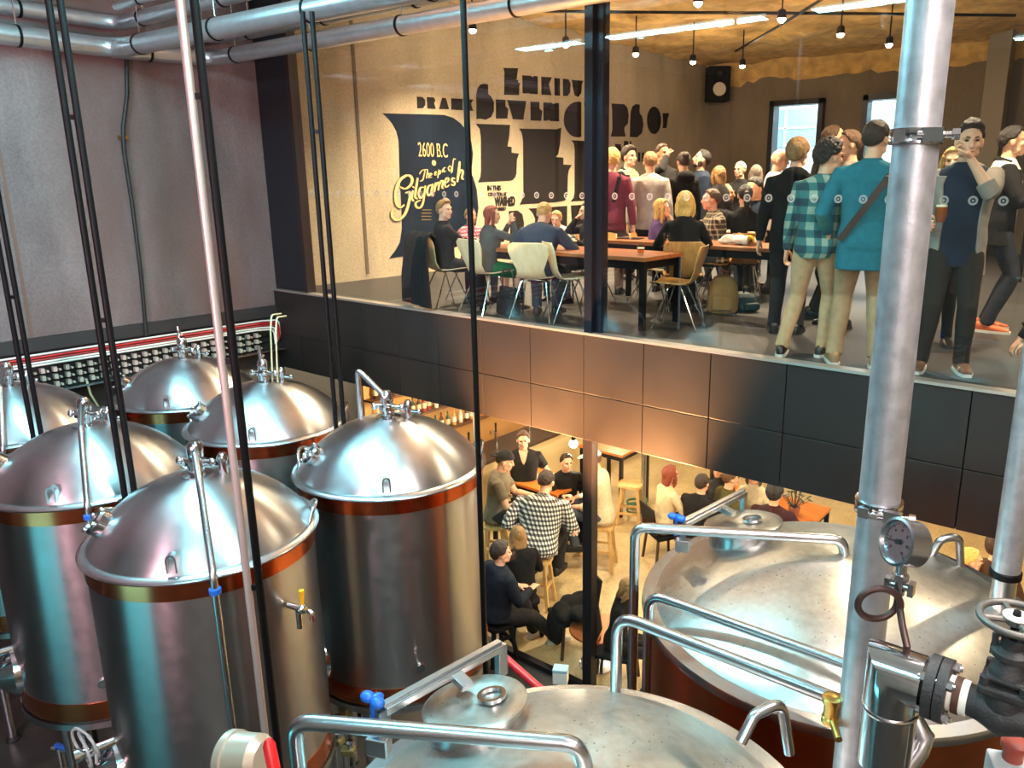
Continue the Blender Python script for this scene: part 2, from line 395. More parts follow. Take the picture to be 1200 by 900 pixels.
# bulkhead between the two glazed storeys: slab edge clad in charcoal panels
zj = 3.06; jx = [at_y(q, 500, YF).x for q in (419, 527, 618, 688, 767, 855, 1007)]
w = .66
xs = [XL+.02]+[-8.83+w*i for i in range(0, 22)]
mb = MB()
for i in range(len(xs)-1):
    for z0, z1 in ((SOFF, zj), (zj, SILLZ-.02)):
        mb.box(((xs[i]+xs[i+1])/2, YF-.03, (z0+z1)/2), (xs[i+1]-xs[i]-.006, .06, z1-z0-.006))
o = mb.build('wall_bulkhead', DARKPANEL, smooth=False, bevel=.004); o['kind'] = 'structure'
struct('wall_bulkhead_core', MB().box(((XL+XR)/2, YF+.05, (SOFF+SILLZ)/2-.01), (XR-XL, .1, SILLZ-SOFF-.04)), RUBBER)
struct('trim_5', MB().box(((XL+XR)/2, YF-.02, SILLZ-.01), (XR-XL, .11, .022)), SILL)
# upper glazing
gx0 = -8.56
struct('wall_end_panel', MB().box(((XL+gx0)/2-.03, YF+.05, (SILLZ+CEILB)/2), (gx0-XL-.08, .12, CEILB-SILLZ)), BLACKPANEL)
struct('wall_over_glass', MB().box(((XL+XR)/2, YF+.05, CEILB+.3), (XR-XL, .14, .62)), RUBBER)
MX = -4.14
win = MB()
win.box((gx0-.03, YF+.02, (SILLZ+7.0)/2), (.07, .12, 7.0-SILLZ))
o = win.build('window_1', FRAMEBROWN, smooth=False); o['kind'] = 'structure'
for x0, x1 in ((gx0, MX), (MX, .1), (.1, XR)):
    g = MB().box(((x0+x1)/2, YF+.02, (SILLZ+7.06)/2), (x1-x0-.01, .012, 7.06-SILLZ)).build('pane', GLASS, o, smooth=False)
MB().box((MX-.03, YF, (SILLZ+7.06)/2), (.085, .1, 7.06-SILLZ)).box((MX+.05, YF+.05, (SILLZ+7.06)/2), (.07, .1, 7.06-SILLZ)).build('mullion', mat('blue_black_mullion', (22, 26, 36), .3, .4), o, smooth=False)
# frosted rings on the glass at eye level
mb = MB(); z = at_y(1105.8, 234.7, YF).z; dx = at_y(1140, 235, YF).x-at_y(1105.8, 234.7, YF).x; x = at_y(1105.8, 234.7, YF).x
k = int((x-gx0)/dx); n = 14
for i in range(-k, 28):
    cx = x+i*dx
    if abs(cx-MX) < .09: continue
    r0, r1 = .031, .017
    for j in range(n):
        a0, a1 = 2*PI*j/n, 2*PI*(j+1)/n; b0 = len(mb.v)
        for r in (r0, r1):
            for a in (a0, a1): mb.v.append((cx+r*math.cos(a), YF+.008, z+r*math.sin(a)))
        mb.f.append((b0, b0+1, b0+3, b0+2))
    b0 = len(mb.v); mb.v += [(cx+.008*math.cos(2*PI*j/8), YF+.008, z+.008*math.sin(2*PI*j/8)) for j in range(8)]; mb.f.append(tuple(range(b0, b0+8)))
fm, N, L, b = nodes('frosted_film'); N.remove(b); df = N.new('ShaderNodeBsdfDiffuse'); df.inputs[0].default_value = (.5, .48, .46, 1); tr = N.new('ShaderNodeBsdfTransparent'); mx = N.new('ShaderNodeMixShader'); mx.inputs[0].default_value = .42
L.new(tr.outputs[0], mx.inputs[1]); L.new(df.outputs[0], mx.inputs[2]); L.new(mx.outputs[0], N['Material Output'].inputs[0])
mb.build('frosted_dots', fm, o, smooth=False, recalc=False)
# lower glazing
o = MB().box((MX-.03, YF, (SOFF+FB)/2), (.11, .1, SOFF-FB)).box(((XL+XR)/2, YF, FB+.03), (XR-XL, .08, .06)).build('window_4', FRAME, smooth=False); o['kind'] = 'structure'
xs = [XL, -7.3, -5.72, MX, -2.9, -1.6, -.3, 1.0, XR]
for x0, x1 in zip(xs, xs[1:]):
    MB().box(((x0+x1)/2, YF+.02, (SOFF+FB)/2), (x1-x0-.012, .012, SOFF-FB-.02)).build('pane', GLASS, o, smooth=False)
MB().box((-5.72, YF-.005, (SOFF+FB)/2), (.035, .03, SOFF-FB)).build('edge_channel', mat('pale_edge_channel', (214, 200, 170), .35, .5), o, smooth=False)
# outside: the building across the yard seen through the windows
ob = empty('neighbouring_building', (-6, 24, 0), 0, 'pale office building with window bands outside the back windows', 'building')
MB().box((0, 0, 5), (16, 1, 12)).build('facade', mat('pale_render', (226, 232, 238), .8), ob, smooth=False)
for zz in (4.4, 6.6, 8.8):
    for k in range(6):
        f = MB().box((-6.2+k*2.4, -.52, zz), (1.9, .06, 1.1)).build('window', mat('cool_window_glass', (150, 186, 214), .2), ob, smooth=False)
        MB().box((-6.2+k*2.4, -.56, zz), (.06, .03, 1.1)).box((-6.2+k*2.4, -.56, zz), (1.9, .03, .05)).build('glazing_bar', WHITE, f, smooth=False)
# pale column in the back of the upper room
ca, cb = at_y(1160, 60, YB-.4), at_y(1186, 60, YB-.4)
o = struct('column', MB().box(((ca.x+cb.x)/2, YB-.3, (FU+CEILU)/2), (cb.x-ca.x, .5, CEILU-FU)), mat('pale_column', (150, 138, 120), .6)); o.name = 'wall_column'
# ------------------------------------------------------------------ conical beer tanks
def dome_prof(r, h, n=16):
    out = []
    for i in range(n+1):
        q = i/n
        rho = r*math.sin(q*PI/2) if q < 1 else r
        z = h*(1-(rho/r)**2.2)**.85 if rho < r else 0
        out.append((max(rho, .001), z))
    return out[::-1]
RIMZ = 2.8
def make_tank(r, label, group):
    r -= .025
    t = empty('beer_tank', (0, 0, 0), 0, label, 'tank', group)
    zb = 1.0
    d = lambda a: V((math.cos(R(a)), math.sin(R(a)), 0))
    MB().lathe([(r-.05, zb+.0), (r-.012, zb+.22), (r-.01, zb+.22), (r-.01, RIMZ-.13), (r-.03, RIMZ-.13)], 96, cap=True).build('body', STEEL, t, angle=30)
    MB().lathe([(r-.02, RIMZ-.135), (r, RIMZ-.135), (r, RIMZ-.022), (r-.02, RIMZ-.02)], 96, cap=False).build('copper_band', COPPER, t, angle=30)
    MB().lathe([(r-.03, zb+.07), (r-.004, zb+.07), (r-.004, zb+.215), (r-.03, zb+.215)], 96, cap=False).build('copper_band', COPPER, t, angle=30)
    MB().lathe([(.06, zb-.24), (r*.55, zb-.12), (r*.9, zb-.03), (r+.005, zb), (r+.005, zb+.05), (r-.03, zb+.05)], 96).build('dished_bottom', STEEL, t, angle=30)
    MB().lathe([(r-.04, RIMZ-.03), (r+.022, RIMZ-.024), (r+.03, RIMZ-.012), (r+.022, RIMZ), (r-.02, RIMZ+.012), (r-.04, RIMZ+.01)], 96, cap=False).build('rim_flange', SATIN, t, angle=50)
    dm = MB().lathe([(x, z+RIMZ+.006) for x, z in dome_prof(r-.02, .38)], 96).build('domed_lid', DOME, t, angle=60)
    for a in (20, 110, 200, 290):
        p = d(a)*(r-.14)
        lg = MB().cyl(p+V((0, 0, FB+.04)), p+V((0, 0, zb+.02)), .035, 14).build('leg', SATIN, t)
        MB().lathe([(.06, 0), (.06, .02), (.03, .05)], 14, p+V((0, 0, FB))).build('foot', RUBBER, lg)
    # lifting lug at the front of the lid
    a = -42; o = d(a); s = d(a+90)
    p = o*(r-.045)+V((0, 0, RIMZ+.03))
    out_ = [(-.03, 0), (-.03, .085), (-.021, .107), (0, .115), (.021, .107), (.03, .085), (.03, 0), (.021, 0), (.021, .083), (.014, .098), (0, .104), (-.014, .098), (-.021, .083), (-.021, 0)]
    MB().prism(out_, lambda u, v, w: p-o*.03+s*u+V((0, 0, v))+o*w, .055).build('lifting_lug', SATIN, t, smooth=False)
    # bent rim handles
    for a in (55, -148):
        pts = []
        for q in range(9):
            aa = a-13+26*q/8; lift = .10*math.sin(PI*q/8)**.6
            pts.append(d(aa)*(r-.02+.035*math.sin(PI*q/8))+V((0, 0, RIMZ+.0+lift)))
        MB().tube(pts, .014, 10).build('rim_handle', POLISH, t)
    # sight port to the left
    po = d(-112)*(r*.82); pz = RIMZ+.38*(1-.82**2.3)**.78
    m = align((d(-112)*.75+V((0, 0, .7))).normalized())
    sp = MB().lathe([(.085, -.03), (.085, .03), (.07, .045), (.06, .03), (.001, .03)], 24, po+V((0, 0, pz)), m).build('sight_port', POLISH, t)
    for k in range(4):
        q = m @ V((.075*math.cos(k*PI/2), .075*math.sin(k*PI/2), .045)); MB().ell(po+V((0, 0, pz))+q, (.017, .017, .017), 8, 6).build('wing_nut', CHROME, sp)
    # top fitting
    z0 = RIMZ+.38
    tf = MB().lathe([(.1, -.015), (.1, .012), (.05, .02), (.05, .07), (.065, .075), (.065, .1), (.04, .105)], 24, (0, 0, z0)).build('top_ferrule', POLISH, t)
    MB().lathe([(.045, .1), (.05, .12), (.05, .19), (.03, .215), (.001, .22)], 20, (-.03, .02, z0)).build('spray_valve', POLISH, tf)
    mb = MB(); q = V((.09, .13, z0-.015)); mb.lathe([(.028, 0), (.028, .09), (.035, .095), (.035, .12), (.015, .15), (.001, .152)], 16, q)
    mb.tube([q+V((0, 0, .06)), q+V((.07, .04, .06))], .012, 8); mb.ell(q+V((.08, .045, .06)), (.02, .02, .02), 8, 6)
    mb.build('relief_valve', POLISH, t)
    mb = MB(); mb.tube([(-.09, -.03, z0+.09), (.09, .05, z0+.09)], .02, 10); mb.tube([(-.1, .06, z0+.06), (.1, -.05, z0+.06)], .014, 8)
    for s_ in (-1, 1): mb.ell((.1*s_, .055*s_, z0+.09), (.03, .02, .03), 10, 6)
    mb.build('clamp', CHROME, tf)
    # sampling outlet with a coil of hose low at the front left
    vo = d(-104)*(r+.02)+V((0, 0, zb+.52)); vd = d(-104)
    mw = MB().lathe([(.20, -.06), (.19, .03), (.10, .13), (.06, .14), (.001, .14)], 32, d(-104)*(r-.02)+V((0, 0, zb+.33)), align(d(-104))).build('side_manway', POLISH, t, angle=25)
    MB().bar(d(-104)*(r+.14)+V((0, 0, zb+.2)), d(-104)*(r+.14)+V((0, 0, zb+.46)), .03, .02).build('manway_bar', SATIN, mw)
    va = MB().cyl(vo-vd*.05, vo+vd*.16, .03, 14).cyl(vo+vd*.08, vo+vd*.1, .05, 14).cyl(vo+vd*.16, vo+vd*.19, .045, 14).build('outlet_valve', CHROME, t)
    MB().bar(vo+vd*.1+V((0, 0, .04)), vo+vd*.1+V((.05, -.03, .16)), .02, .02).build('lever', RUBBER, va)
    mb = MB(); pts = []
    for k in range(60):
        an = k/60*2*PI*3; pts.append(vo+vd*.12+V((.12*math.cos(an), .03*math.sin(an*.7), -.02+.10*math.sin(an)+.002*k)))
    mb.tube(pts, .009, 6); mb.build('hose_coil', mat('clear_hose', (150, 160, 160), .3), t)
    ga = d(-30)*(r+.02)+V((0, 0, zb+.42))
    g = MB().cyl(ga-d(-30)*.03, ga+d(-30)*.05, .012, 8).cyl(ga+d(-30)*.03, ga+d(-30)*.07, .035, 18).build('sample_cock', CHROME, t)
    return t
def drop_pipe(t, r, a=-24):
    r -= .025
    d = lambda a: V((math.cos(R(a)), math.sin(R(a)), 0)); z0 = RIMZ+.38
    pts = fillet([d(a)*.05+V((0, 0, z0+.17)), d(a)*.10+V((0, 0, z0+.175)), d(a)*(r*.55)+V((0, 0, z0+.08)), d(a)*(r+.075)+V((0, 0, RIMZ+.02)), d(a)*(r+.075)+V((0, 0, .25))], .12)
    p = MB().tube(pts, .021, 12).build('cleaning_pipe', SATIN, t)
    q = d(a)*(r+.075)
    MB().lathe([(.024, RIMZ-.09), (.034, RIMZ-.085), (.034, RIMZ-.055), (.024, RIMZ-.05)], 14, q).build('blue_clip', BLUE, p)['label'] = 'blue pipe clip'
    MB().bar(q+V((0, 0, RIMZ-.075)), d(a)*(r-.01)+V((0, 0, RIMZ-.075)), .02, .02).build('bracket', SATIN, p)
TANKS = [
 ((-4.76, 2.24), .71, 'large steel beer tank in front, behind the pale pink pole', 'drop'),
 ((-4.76, 3.79), .76, 'steel beer tank beside the lower glass wall with an A-shaped pipe on its lid', 'arch'),
 ((-6.47, 2.25), .74, 'teal-lit steel beer tank to the left of the front tank', 'drop'),
 ((-6.59, 3.83), .74, 'steel beer tank in the back row, between the glass-side tank and the rear corner tank', 'rod'),
 ((-8.22, 3.88), .74, 'farthest steel beer tank, standing in the corner under the cable tray', 'rod'),
 ((-8.36, 2.33), .74, 'half-seen steel beer tank at the left edge under the cable tray', 'drop')]
for (x, y), r, lab, k in TANKS:
    t = make_tank(r, lab, 'copper-banded beer tanks'); t.location = (x, y, 0)
    z0 = RIMZ+.38
    if k == 'drop': drop_pipe(t, r)
    elif k == 'arch':
        pts = fillet([(-.02, -.01, z0+.1), (-.02, -.01, z0+.18), (-.22, -.05, z0+.33), (-.27, -.06, z0+.36), (-.27, -.06, z0-.1)], .05)
        MB().tube(pts, .022, 12).build('cleaning_pipe', SATIN, t)
    else:
        MB().tube([(-.02, 0, z0+.1), (-.05, .01, z0+.34)], .018, 10).tube([(-.08, .02, z0+.2), (.03, 0, z0+.26)], .012, 8).build('spray_rod', POLISH, t)
        if abs(x+6.59) < .1:
            mb = MB(); pts = fillet([(.04, .06, z0), (.06, .08, z0+.5), (.0, .14, z0+.62), (-.1, .3, z0+.6)], .06)
            mb.tube(pts, .008, 6); mb.tube([V(p)+V((.05, .02, -.02)) for p in pts], .008, 6); mb.build('signal_wires', mat('cream_cable', (200, 190, 150), .5), t)
# outlet with yellow lever on the front tank
t = COL.objects['beer_tank']
o = V((math.cos(R(12)), math.sin(R(12)), 0))
q = o*(.71)+V((0, 0, 2.42))
v = MB().cyl(q-o*.02, q+o*.09, .022, 12).ell(q+o*.09, (.035, .035, .035), 10, 8).tube(fillet([q+o*.09, q+o*.17, q+o*.17-V((0, 0, .06))], .03), .016, 8).cyl(q+o*.06+V((0, 0, -.14)), q+o*.06, .02, 10).build('sample_tap', CHROME, t)
MB().tube([q+o*.09+V((0, 0, .02)), q+o*.1+V((0, 0, .13))], [.012, .016], 8).build('yellow_lever', YELLOW, v)['label'] = 'yellow tap lever'

# ------------------------------------------------------------------ brew kettles
def make_kettle(x, y, r, h, label):
    t = empty('brew_kettle', (x, y, 0), 0, label, 'kettle', 'domed brew kettles')
    MB().lathe([(r-.06, .5), (r-.03, .5), (r-.03, RIMZ-.05), (r-.06, RIMZ-.05)], 96).build('body', COPPERD, t, angle=30)
    MB().lathe([(r-.08, RIMZ-.05), (r, RIMZ-.045), (r+.005, RIMZ-.02), (r, RIMZ), (r-.07, RIMZ+.006)], 96, cap=False).build('rim_flange', SATIN, t, angle=40)
    MB().lathe([(x_, z_+RIMZ) for x_, z_ in dome_prof(r-.065, h, 22)], 120).build('domed_lid', DOME2, t, angle=60)
    for a in (45, 135, 225, 315):
        p = V((math.cos(R(a)), math.sin(R(a)), 0))*(r-.15)
        MB().cyl(p+V((0, 0, FB)), p+V((0, 0, .52)), .06, 14).build('leg', SATIN, t)
    # tilted manway with hinged lid, clamp bar and brackets
    c = V((-.525, .06, 0))*(r/.95); rho = c.length; c.z = RIMZ+h*(1-(rho/(r-.065))**2.3)**.78-.015
    nrm = V((c.x*.30, c.y*.3, 1)).normalized(); m = align(nrm, (0, 1, 0))
    k = .78*r/.9
    neck = MB().lathe([(.24*k, -.11), (.225*k, .05), (.235*k, .055), (.235*k, .07)], 48, c, m, cap=False).build('manway', SATIN, t, angle=50)
    lid = MB().lathe([(.25*k, .072), (.252*k, .088), (.235*k, .095), (.16*k, .082), (.001, .078)], 48, c, m).build('manway_lid', DOME2, neck, angle=60)
    MB().lathe([(.055, .085), (.055, .1), (.04, .1), (.04, .085)], 20, c+m @ V((.03, .06, 0)), m, cap=False).build('lid_handle', POLISH, neck)
    # clamp bar across the left side of the lid (runs along +y/+x)
    bd = V((.12, .99, 0)).normalized(); side = V((-.99, .12, 0)).normalized()
    bc = c+nrm*.13+side*.2*k
    a, b = bc-bd*.37*k, bc+bd*.34*k
    mb = MB().bar(a, b, .055, .028).bar(a+nrm*.018, b+nrm*.018, .03, .012)
    mb.bar(a, a-V((0, 0, .12)), .05, .02).bar(b, b-V((0, 0, .14)), .05, .03)
    mb.bar(bc+bd*.02, bc+bd*.02-side*.12*k-nrm*.02, .05, .03)
    cl = mb.build('clamp_bar', SATIN, t, bevel=.003, smooth=False)
    MB().box(a+V((.03, -.05, -.10)), (.08, .05, .07), M=rotm('Z', .3) if False else Matrix.Rotation(.4, 3, 'Z')).build('hinge_block', SATIN, cl, bevel=.004, smooth=False)
    kn = a-bd*.02+V((-.03, .0, .03))
    MB().cyl(kn-V((0, 0, .1)), kn, .01, 8).ell(kn+V((.03, 0, .01)), (.03, .025, .02), 10, 8).ell(kn-V((.025, 0, -.01)), (.03, .025, .02), 10, 8).ell(kn+V((0, .02, .0)), (.02, .03, .022), 10, 8).build('blue_wing_knob', BLUE, cl)['label'] = 'blue clamp knob'
    # spray pipe from outside the rim to the crown of the lid
    s = V((-.85, -.47, 0)) if r < 1 else V((-.96, -.50, 0))
    zt = RIMZ+h+.08
    pts = fillet([s+V((0, 0, FB+.3)), s+V((0, 0, zt)), V((.0, .03, zt)), V((.02, .04, RIMZ+h-.03))], .07)
    MB().tube(pts, .028, 14).build('spray_pipe', SATIN, t)
    return t
k1 = make_kettle(-1.3, 1.7, .9, .33, 'nearest brew kettle with speckled steel dome and tilted manway lid')
k2 = make_kettle(-1.14, 3.8, 1.03, .29, 'wide copper-clad brew kettle with shining dome under the dark bulkhead')
# seam strip on the second dome: one lagged patch near the steam valve
def grab(t, c, pxs, zs):
    p = [at_z(x, y, z)-V(t.location) for (x, y), z in zip(pxs, zs)]
    MB().tube(fillet(p, .05), .022, 12).build('grab_handle', SATIN, t)
grab(k1, 0, [(868, 870), (884, 838), (916, 822), (925, 882)], [2.98, 3.06, 3.09, 2.86])
grab(k2, 0, [(1092, 650), (1102, 632), (1124, 628), (1126, 668)], [3.0, 3.1, 3.12, 2.9])
# pipes that run along the kettles
def pipe(name, pts, r, m, label, cat, rad=.08, group=None):
    o = MB().tube(fillet(pts, rad), r, 14).build(name, m); return tag(o, label, cat, group)
p2 = at_z(723, 720, 3.3); pipe('product_pipe', [(p2.x, p2.y, .3), (p2.x, p2.y, 3.3), (-.62, p2.y+.01, 3.3)], .024, SATIN, 'steel pipe rising behind the front kettle and running to the brass fitting', 'pipe', .1)
p3 = at_z(760, 695, 3.0); pipe('product_pipe', [(p3.x, p3.y, .2), (p3.x, p3.y, 3.0), (-.3, p3.y+.01, 3.0)], .024, SATIN, 'steel pipe passing behind the galvanised column, close to the wide kettle', 'pipe', .1)
# vent stack on the second kettle
o = empty('vent_stack', (-.40, 4.05, 0), 0, 'grey steel vent stack rising from the wide kettle at the right edge', 'pipe')
MB().cyl((0, 0, 3.12), (0, 0, CEILB), .066, 24).build('flue', GALV, o)
MB().cyl((0, 0, 2.85), (0, 0, 3.14), .058, 24).build('spigot', SATIN, o)
MB().lathe([(.068, 3.1), (.074, 3.105), (.074, 3.135), (.068, 3.14)], 24).build('collar', BLACKST, o)
mb = MB().lathe([(.05, 0), (.05, .1), (.06, .11), (.06, .14), (.03, .17), (.001, .175)], 20, (.13, -.35, 2.83)); mb.build('pressure_cap', POLISH, o)
# ------------------------------------------------------------------ galvanised column in the foreground
gx, gy = -.582, 2.284
o = empty('galvanised_column', (gx, gy, 0), 0, 'thick galvanised steel column rising through the whole picture at the right', 'column')
MB().cyl((0, 0, FB), (0, 0, CEILB), .060, 36).build('shaft', GALV, o)
for z in (at_y(1075, 160, gy).z, at_y(1030, 592, gy).z):
    cl = MB().lathe([(.059, -.022), (.070, -.02), (.070, -.006), (.065, 0), (.070, .006), (.070, .02), (.059, .022)], 36, (0, 0, z)).build('pipe_clamp', POLISH, o)
    MB().box((.06, -.068, z), (.05, .022, .034)).cyl((.02, -.075, z), (.115, -.05, z), .009, 10).cyl((.1, -.054, z), (.118, -.049, z), .016, 6).box((-.02, -.08, z), (.03, .02, .03)).build('clamp_bolt', POLISH, cl)
z = 3.3
MB().lathe([(.0245, -.04), (.03, -.04), (.03, -.02), (.025, -.015), (.025, .03), (.032, .035), (.032, .055), (.02, .06), (.001, .06)], 18, (-.075, -.03, z+.01)).cyl((-.075, -.03, z-.01), (-.02, -.11, z-.02), .012, 10).build('brass_fitting', BRASS, o)['label'] = 'brass fitting'
# ------------------------------------------------------------------ slim hanging posts, in pairs
def post(x, y, z0, z1, r, dx, label, m1, m2):
    o = empty('support_post', (x, y, 0), 0, label, 'post', 'slim steel posts between the tanks')
    u = V((.8, .6, 0))*dx
    MB().cyl(-u+V((0, 0, z0)), -u+V((0, 0, z1)), r, 12).build('post_tube', m1, o)
    if dx:
        MB().cyl(u+V((0, 0, z0)), u+V((0, 0, z1)), r, 12).build('post_tube', m2, o)
        mb = MB(); z = z0+.4
        while z < z1: mb.bar(-u+V((0, 0, z)), u+V((0, 0, z)), .01, .03); z += 1.3
        mb.build('spacer', BLACKST, o)
post(-5.65, 2.17, FB, CEILB, .021, .036, 'pair of black posts crossing the left wall between front and left tanks', BLACKST, BLACKST)
post(-3.8, 2.02, FB, CEILB, .021, .033, 'pale pinkish post with black twin in front of the front tank', PINKST, BLACKST)
post(-3.8, 3.82, FB, CEILB, .021, 0, 'single black post in front of the glass, right of the glass-side tank', BLACKST, BLACKST)
post(-5.65, 3.96, FB, 6.3, .020, .036, 'pair of black posts hanging from the large pipe in front of the glass', BLACKST, BLACKST)
post(-7.4, 2.2, FB, CEILB, .020, .036, 'pair of black posts at the left edge above the far tanks', BLACKST, BLACKST)
# ------------------------------------------------------------------ pipework under the roof
def duct(pts, r, label, hang=()):
    o = empty('ceiling_pipe', (0, 0, 0), 0, label, 'pipe', 'zinc pipes under the roof')
    MB().tube(fillet(pts, .25, 8), r, 18).build('pipe', DUCT, o)
    P = [V(p) for p in pts]
    for a, b in zip(P, P[1:]):
        L = (b-a).length; n = max(1, int(L/1.35)); d = (b-a).normalized()
        for k in range(n):
            q = a+(b-a)*((k+.35)/n)
            c = MB().cyl(q-d*.012, q+d*.012, r+.008, 18).build('band', BLACKST, o)
            MB().cyl(q+V((0, 0, r)), (q.x, q.y, CEILB), .006, 6).build('hanger_rod', SATIN, c)
duct([(-9.08, -1.5, 6.36), (-9.08, 4.02, 6.36), (-2.2, 4.25, 6.36)], .095, 'lower inner zinc pipe, turning the corner nearest the viewer')
duct([(-9.2, 4.0, 6.36), (-9.2, 5.12, 6.4), (.5, 5.26, 6.42)], .085, 'lower zinc pipe running along the top of the upper glazing')
duct([(-9.2, -1.5, 6.63), (-9.2, 4.12, 6.63), (-3.2, 4.22, 6.63)], .075, 'upper zinc pipe above the inner corner pipe')
duct([(-9.2, 4.9, 6.63), (-9.0, 5.2, 6.63), (.5, 5.3, 6.63)], .075, 'upper zinc pipe just above the pipe along the glazing')
duct([(-8.6, 3.85, 6.68), (-3.2, 3.95, 6.72)], .04, 'thin zinc pipe beside the upper inner pipe')
# hanging cable on the left wall
pts = [at_x(x, y, XL+.06) for x, y in [(148, 60), (149, 110), (144, 150), (145, 175), (155, 240), (165, 320), (172, 400), (176, 430)]]
c = MB().tube(pts, .022, 8).build('wall_cable', RUBBER); tag(c, 'black cable hanging down the concrete left wall in a slight kink', 'cable')
MB().bar(at_x(139, 161, XL+.03), at_x(150, 161, XL+.03), .03, .04).build('cable_clip', BRASS, c)
# cable tray along the left wall
o = empty('cable_tray', (XL+.08, 0, 0), 0, 'long tray of red and white lines and pale brackets along the left wall', 'tray')
y0, y1 = -2.0, 5.66
MB().box((-.03, (y0+y1)/2, 3.07), (.03, y1-y0, .40)).build('back_plate', RUBBER, o, smooth=False)
MB().box((.03, (y0+y1)/2, 2.87), (.14, y1-y0, .02)).build('bottom_rail', SATIN, o, smooth=False)
for k, (z, dx, m) in enumerate([(3.26, 0, WHITE), (3.235, .03, RED), (3.21, .05, mat('dull_red_line', (150, 40, 40), .5)), (3.185, .05, WHITE), (3.16, .06, WHITE)]):
    pts = fillet([(dx, y0, z), (dx, y1-.25-.03*k, z), (dx, y1-.03*k, z-.02), (dx, y1+.0-.03*k, z-.22)], .08)
    MB().tube(pts, .011, 6).build('line', m, o)
for row, z in enumerate((3.09, 3.01, 2.93)):
    mb = MB(); y = y0+.05
    while y < y1-.25:
        mb.box((.03, y, z), (.06, .035, .05)); mb.box((.035, y+.045, z-.012), (.05, .02, .018)); y += .115
    mb.build('bracket_row', mat('cream_bracket', (182, 168, 156), .5), o, smooth=False)['kind'] = 'stuff'
mb = MB(); mb.box((.0, (y0+y1)/2, 3.05), (.02, y1-y0, .012)); mb.box((0, (y0+y1)/2, 2.97), (.02, y1-y0, .012)); mb.build('slot_rail', BLACKST, o, smooth=False)
pts = [at_x(102, 447, XL+.15), at_x(106, 462, XL+.15), at_x(116, 478, XL+.12), at_x(122, 520, XL+.12), V((XL+.12, at_x(122, 520, XL+.12).y, FB))]
tag(MB().tube(pts, .012, 8).build('loose_hose', mat('cream_cable', (200, 190, 150), .5)), 'pale hose dropping from the cable tray behind the tanks', 'hose')
# ------------------------------------------------------------------ steam pipe, valve and gauges in the right foreground
D = 1.7
e0 = at_d(1046, 802, D)
o = empty('steam_pipe', e0, 0, 'steam pipe with mirror-clad elbow and black flanges in the right foreground', 'pipe')
r = .058
up_ = V((0, 0, 1)); ax = V((1, 0, 0)); ay = V((0, 1, 0))
# mitred mirror elbow: vertical leg below, horizontal leg towards +x
n = 36; ringA, ringB, ringC, ringD = [], [], [], []
for j in range(n):
    a = 2*PI*j/n; cx, cy = math.cos(a)*r, math.sin(a)*r
    ringA.append(V((cx, cy, -.20))); ringB.append(V((cx, cy, -.02)))
    ringC.append(V((cx, cy, cx*-1*.0+.0-cx+.02)) if False else V((cx, cy, .03-cx)))
    ringD.append(V((.062, cy, .03-cx)))
MB().ring_loft([ringA, ringB, ringC, ringD]).build('mirror_cladding', mat('mirror_cladding', (225, 225, 228), .13, 1), o, angle=25)
MB().lathe([(r+.002, 0), (r+.004, .003), (r+.004, .006), (r+.002, .009)], n, (0, 0, -.06)).build('cladding_bead', POLISH, o)
MB().cyl((0, 0, -.45), (0, 0, -.19), .03, 16).build('pipe', mat('orange_brown_pipe', (150, 84, 30), .5), o)
fx = .10
mb = MB().cyl((.055, 0, .03), (.07, 0, .03), .045, 24).cyl((.07, 0, .03), (.09, 0, .03), .068, 28).cyl((.093, 0, .03), (.112, 0, .03), .068, 28)
mb.build('flange', IRON, o, angle=30)
for k in range(4):
    a = PI/4+k*PI/2; q = V((-.03, math.cos(a)*.054, .03+math.sin(a)*.054))
    MB().cyl(q+ax*.085, q+ax*.158, .006, 8).cyl(q+ax*.142, q+ax*.153, .011, 6).cyl(q+ax*.09, q+ax*.1, .011, 6).build('flange_bolt', SATIN, o)
mb = MB().cyl((.112, 0, .03), (.15, 0, .03), .037, 24); mb.build('pipe_neck', WHITE, o)['label'] = 'white taped pipe neck'
MB().cyl((.122, 0, .03), (.136, 0, .03), .039, 24).build('brown_tape', mat('brown_tape', (74, 46, 34), .6), o)
# valve
vl = empty('steam_valve', e0+V((.212, 0, .03)), 0, 'black cast iron globe valve with round handwheel at the right edge', 'valve')
mb = MB().tube([(-.10, 0, 0), (-.05, 0, 0), (0, 0, -.012), (.05, 0, 0), (.12, 0, 0)], [.043, .05, .062, .05, .043], 24)
mb.lathe([(.05, 0), (.055, .05), (.05, .07)], 24); mb.build('valve_body', IRON, vl, angle=30)
mb = MB().box((0, 0, .085), (.125, .125, .03)).box((0, 0, .12), (.10, .10, .02)); mb.build('bonnet_flange', IRON, vl, bevel=.008, smooth=False)
for sx in (-1, 1):
    for sy in (-1, 1): MB().cyl((.048*sx, .048*sy, .1), (.048*sx, .048*sy, .125), .013, 6).build('bonnet_bolt', IRON, vl, smooth=False)
MB().lathe([(.05, .12), (.042, .15), (.03, .165), (.03, .18), (.05, .185), (.05, .2), (.028, .21), (.028, .235)], 20).build('bonnet', IRON, vl)
mb = MB()
for s_ in (-1, 1): mb.tube([(.04*s_, 0, .19), (.042*s_, 0, .235), (.012*s_, 0, .25)], .009, 8).cyl((.04*s_, 0, .175), (.04*s_, 0, .205), .012, 6)
mb.build('gland', IRON, vl)
MB().cyl((0, 0, .2), (0, 0, .315), .011, 12).build('stem', BLACKST, vl)
hw = MB(); hz = .30; rim = [(.088*math.cos(2*PI*k/40), .088*math.sin(2*PI*k/40), hz) for k in range(40)]
hw.tube(rim, .0105, 10, closed=True)
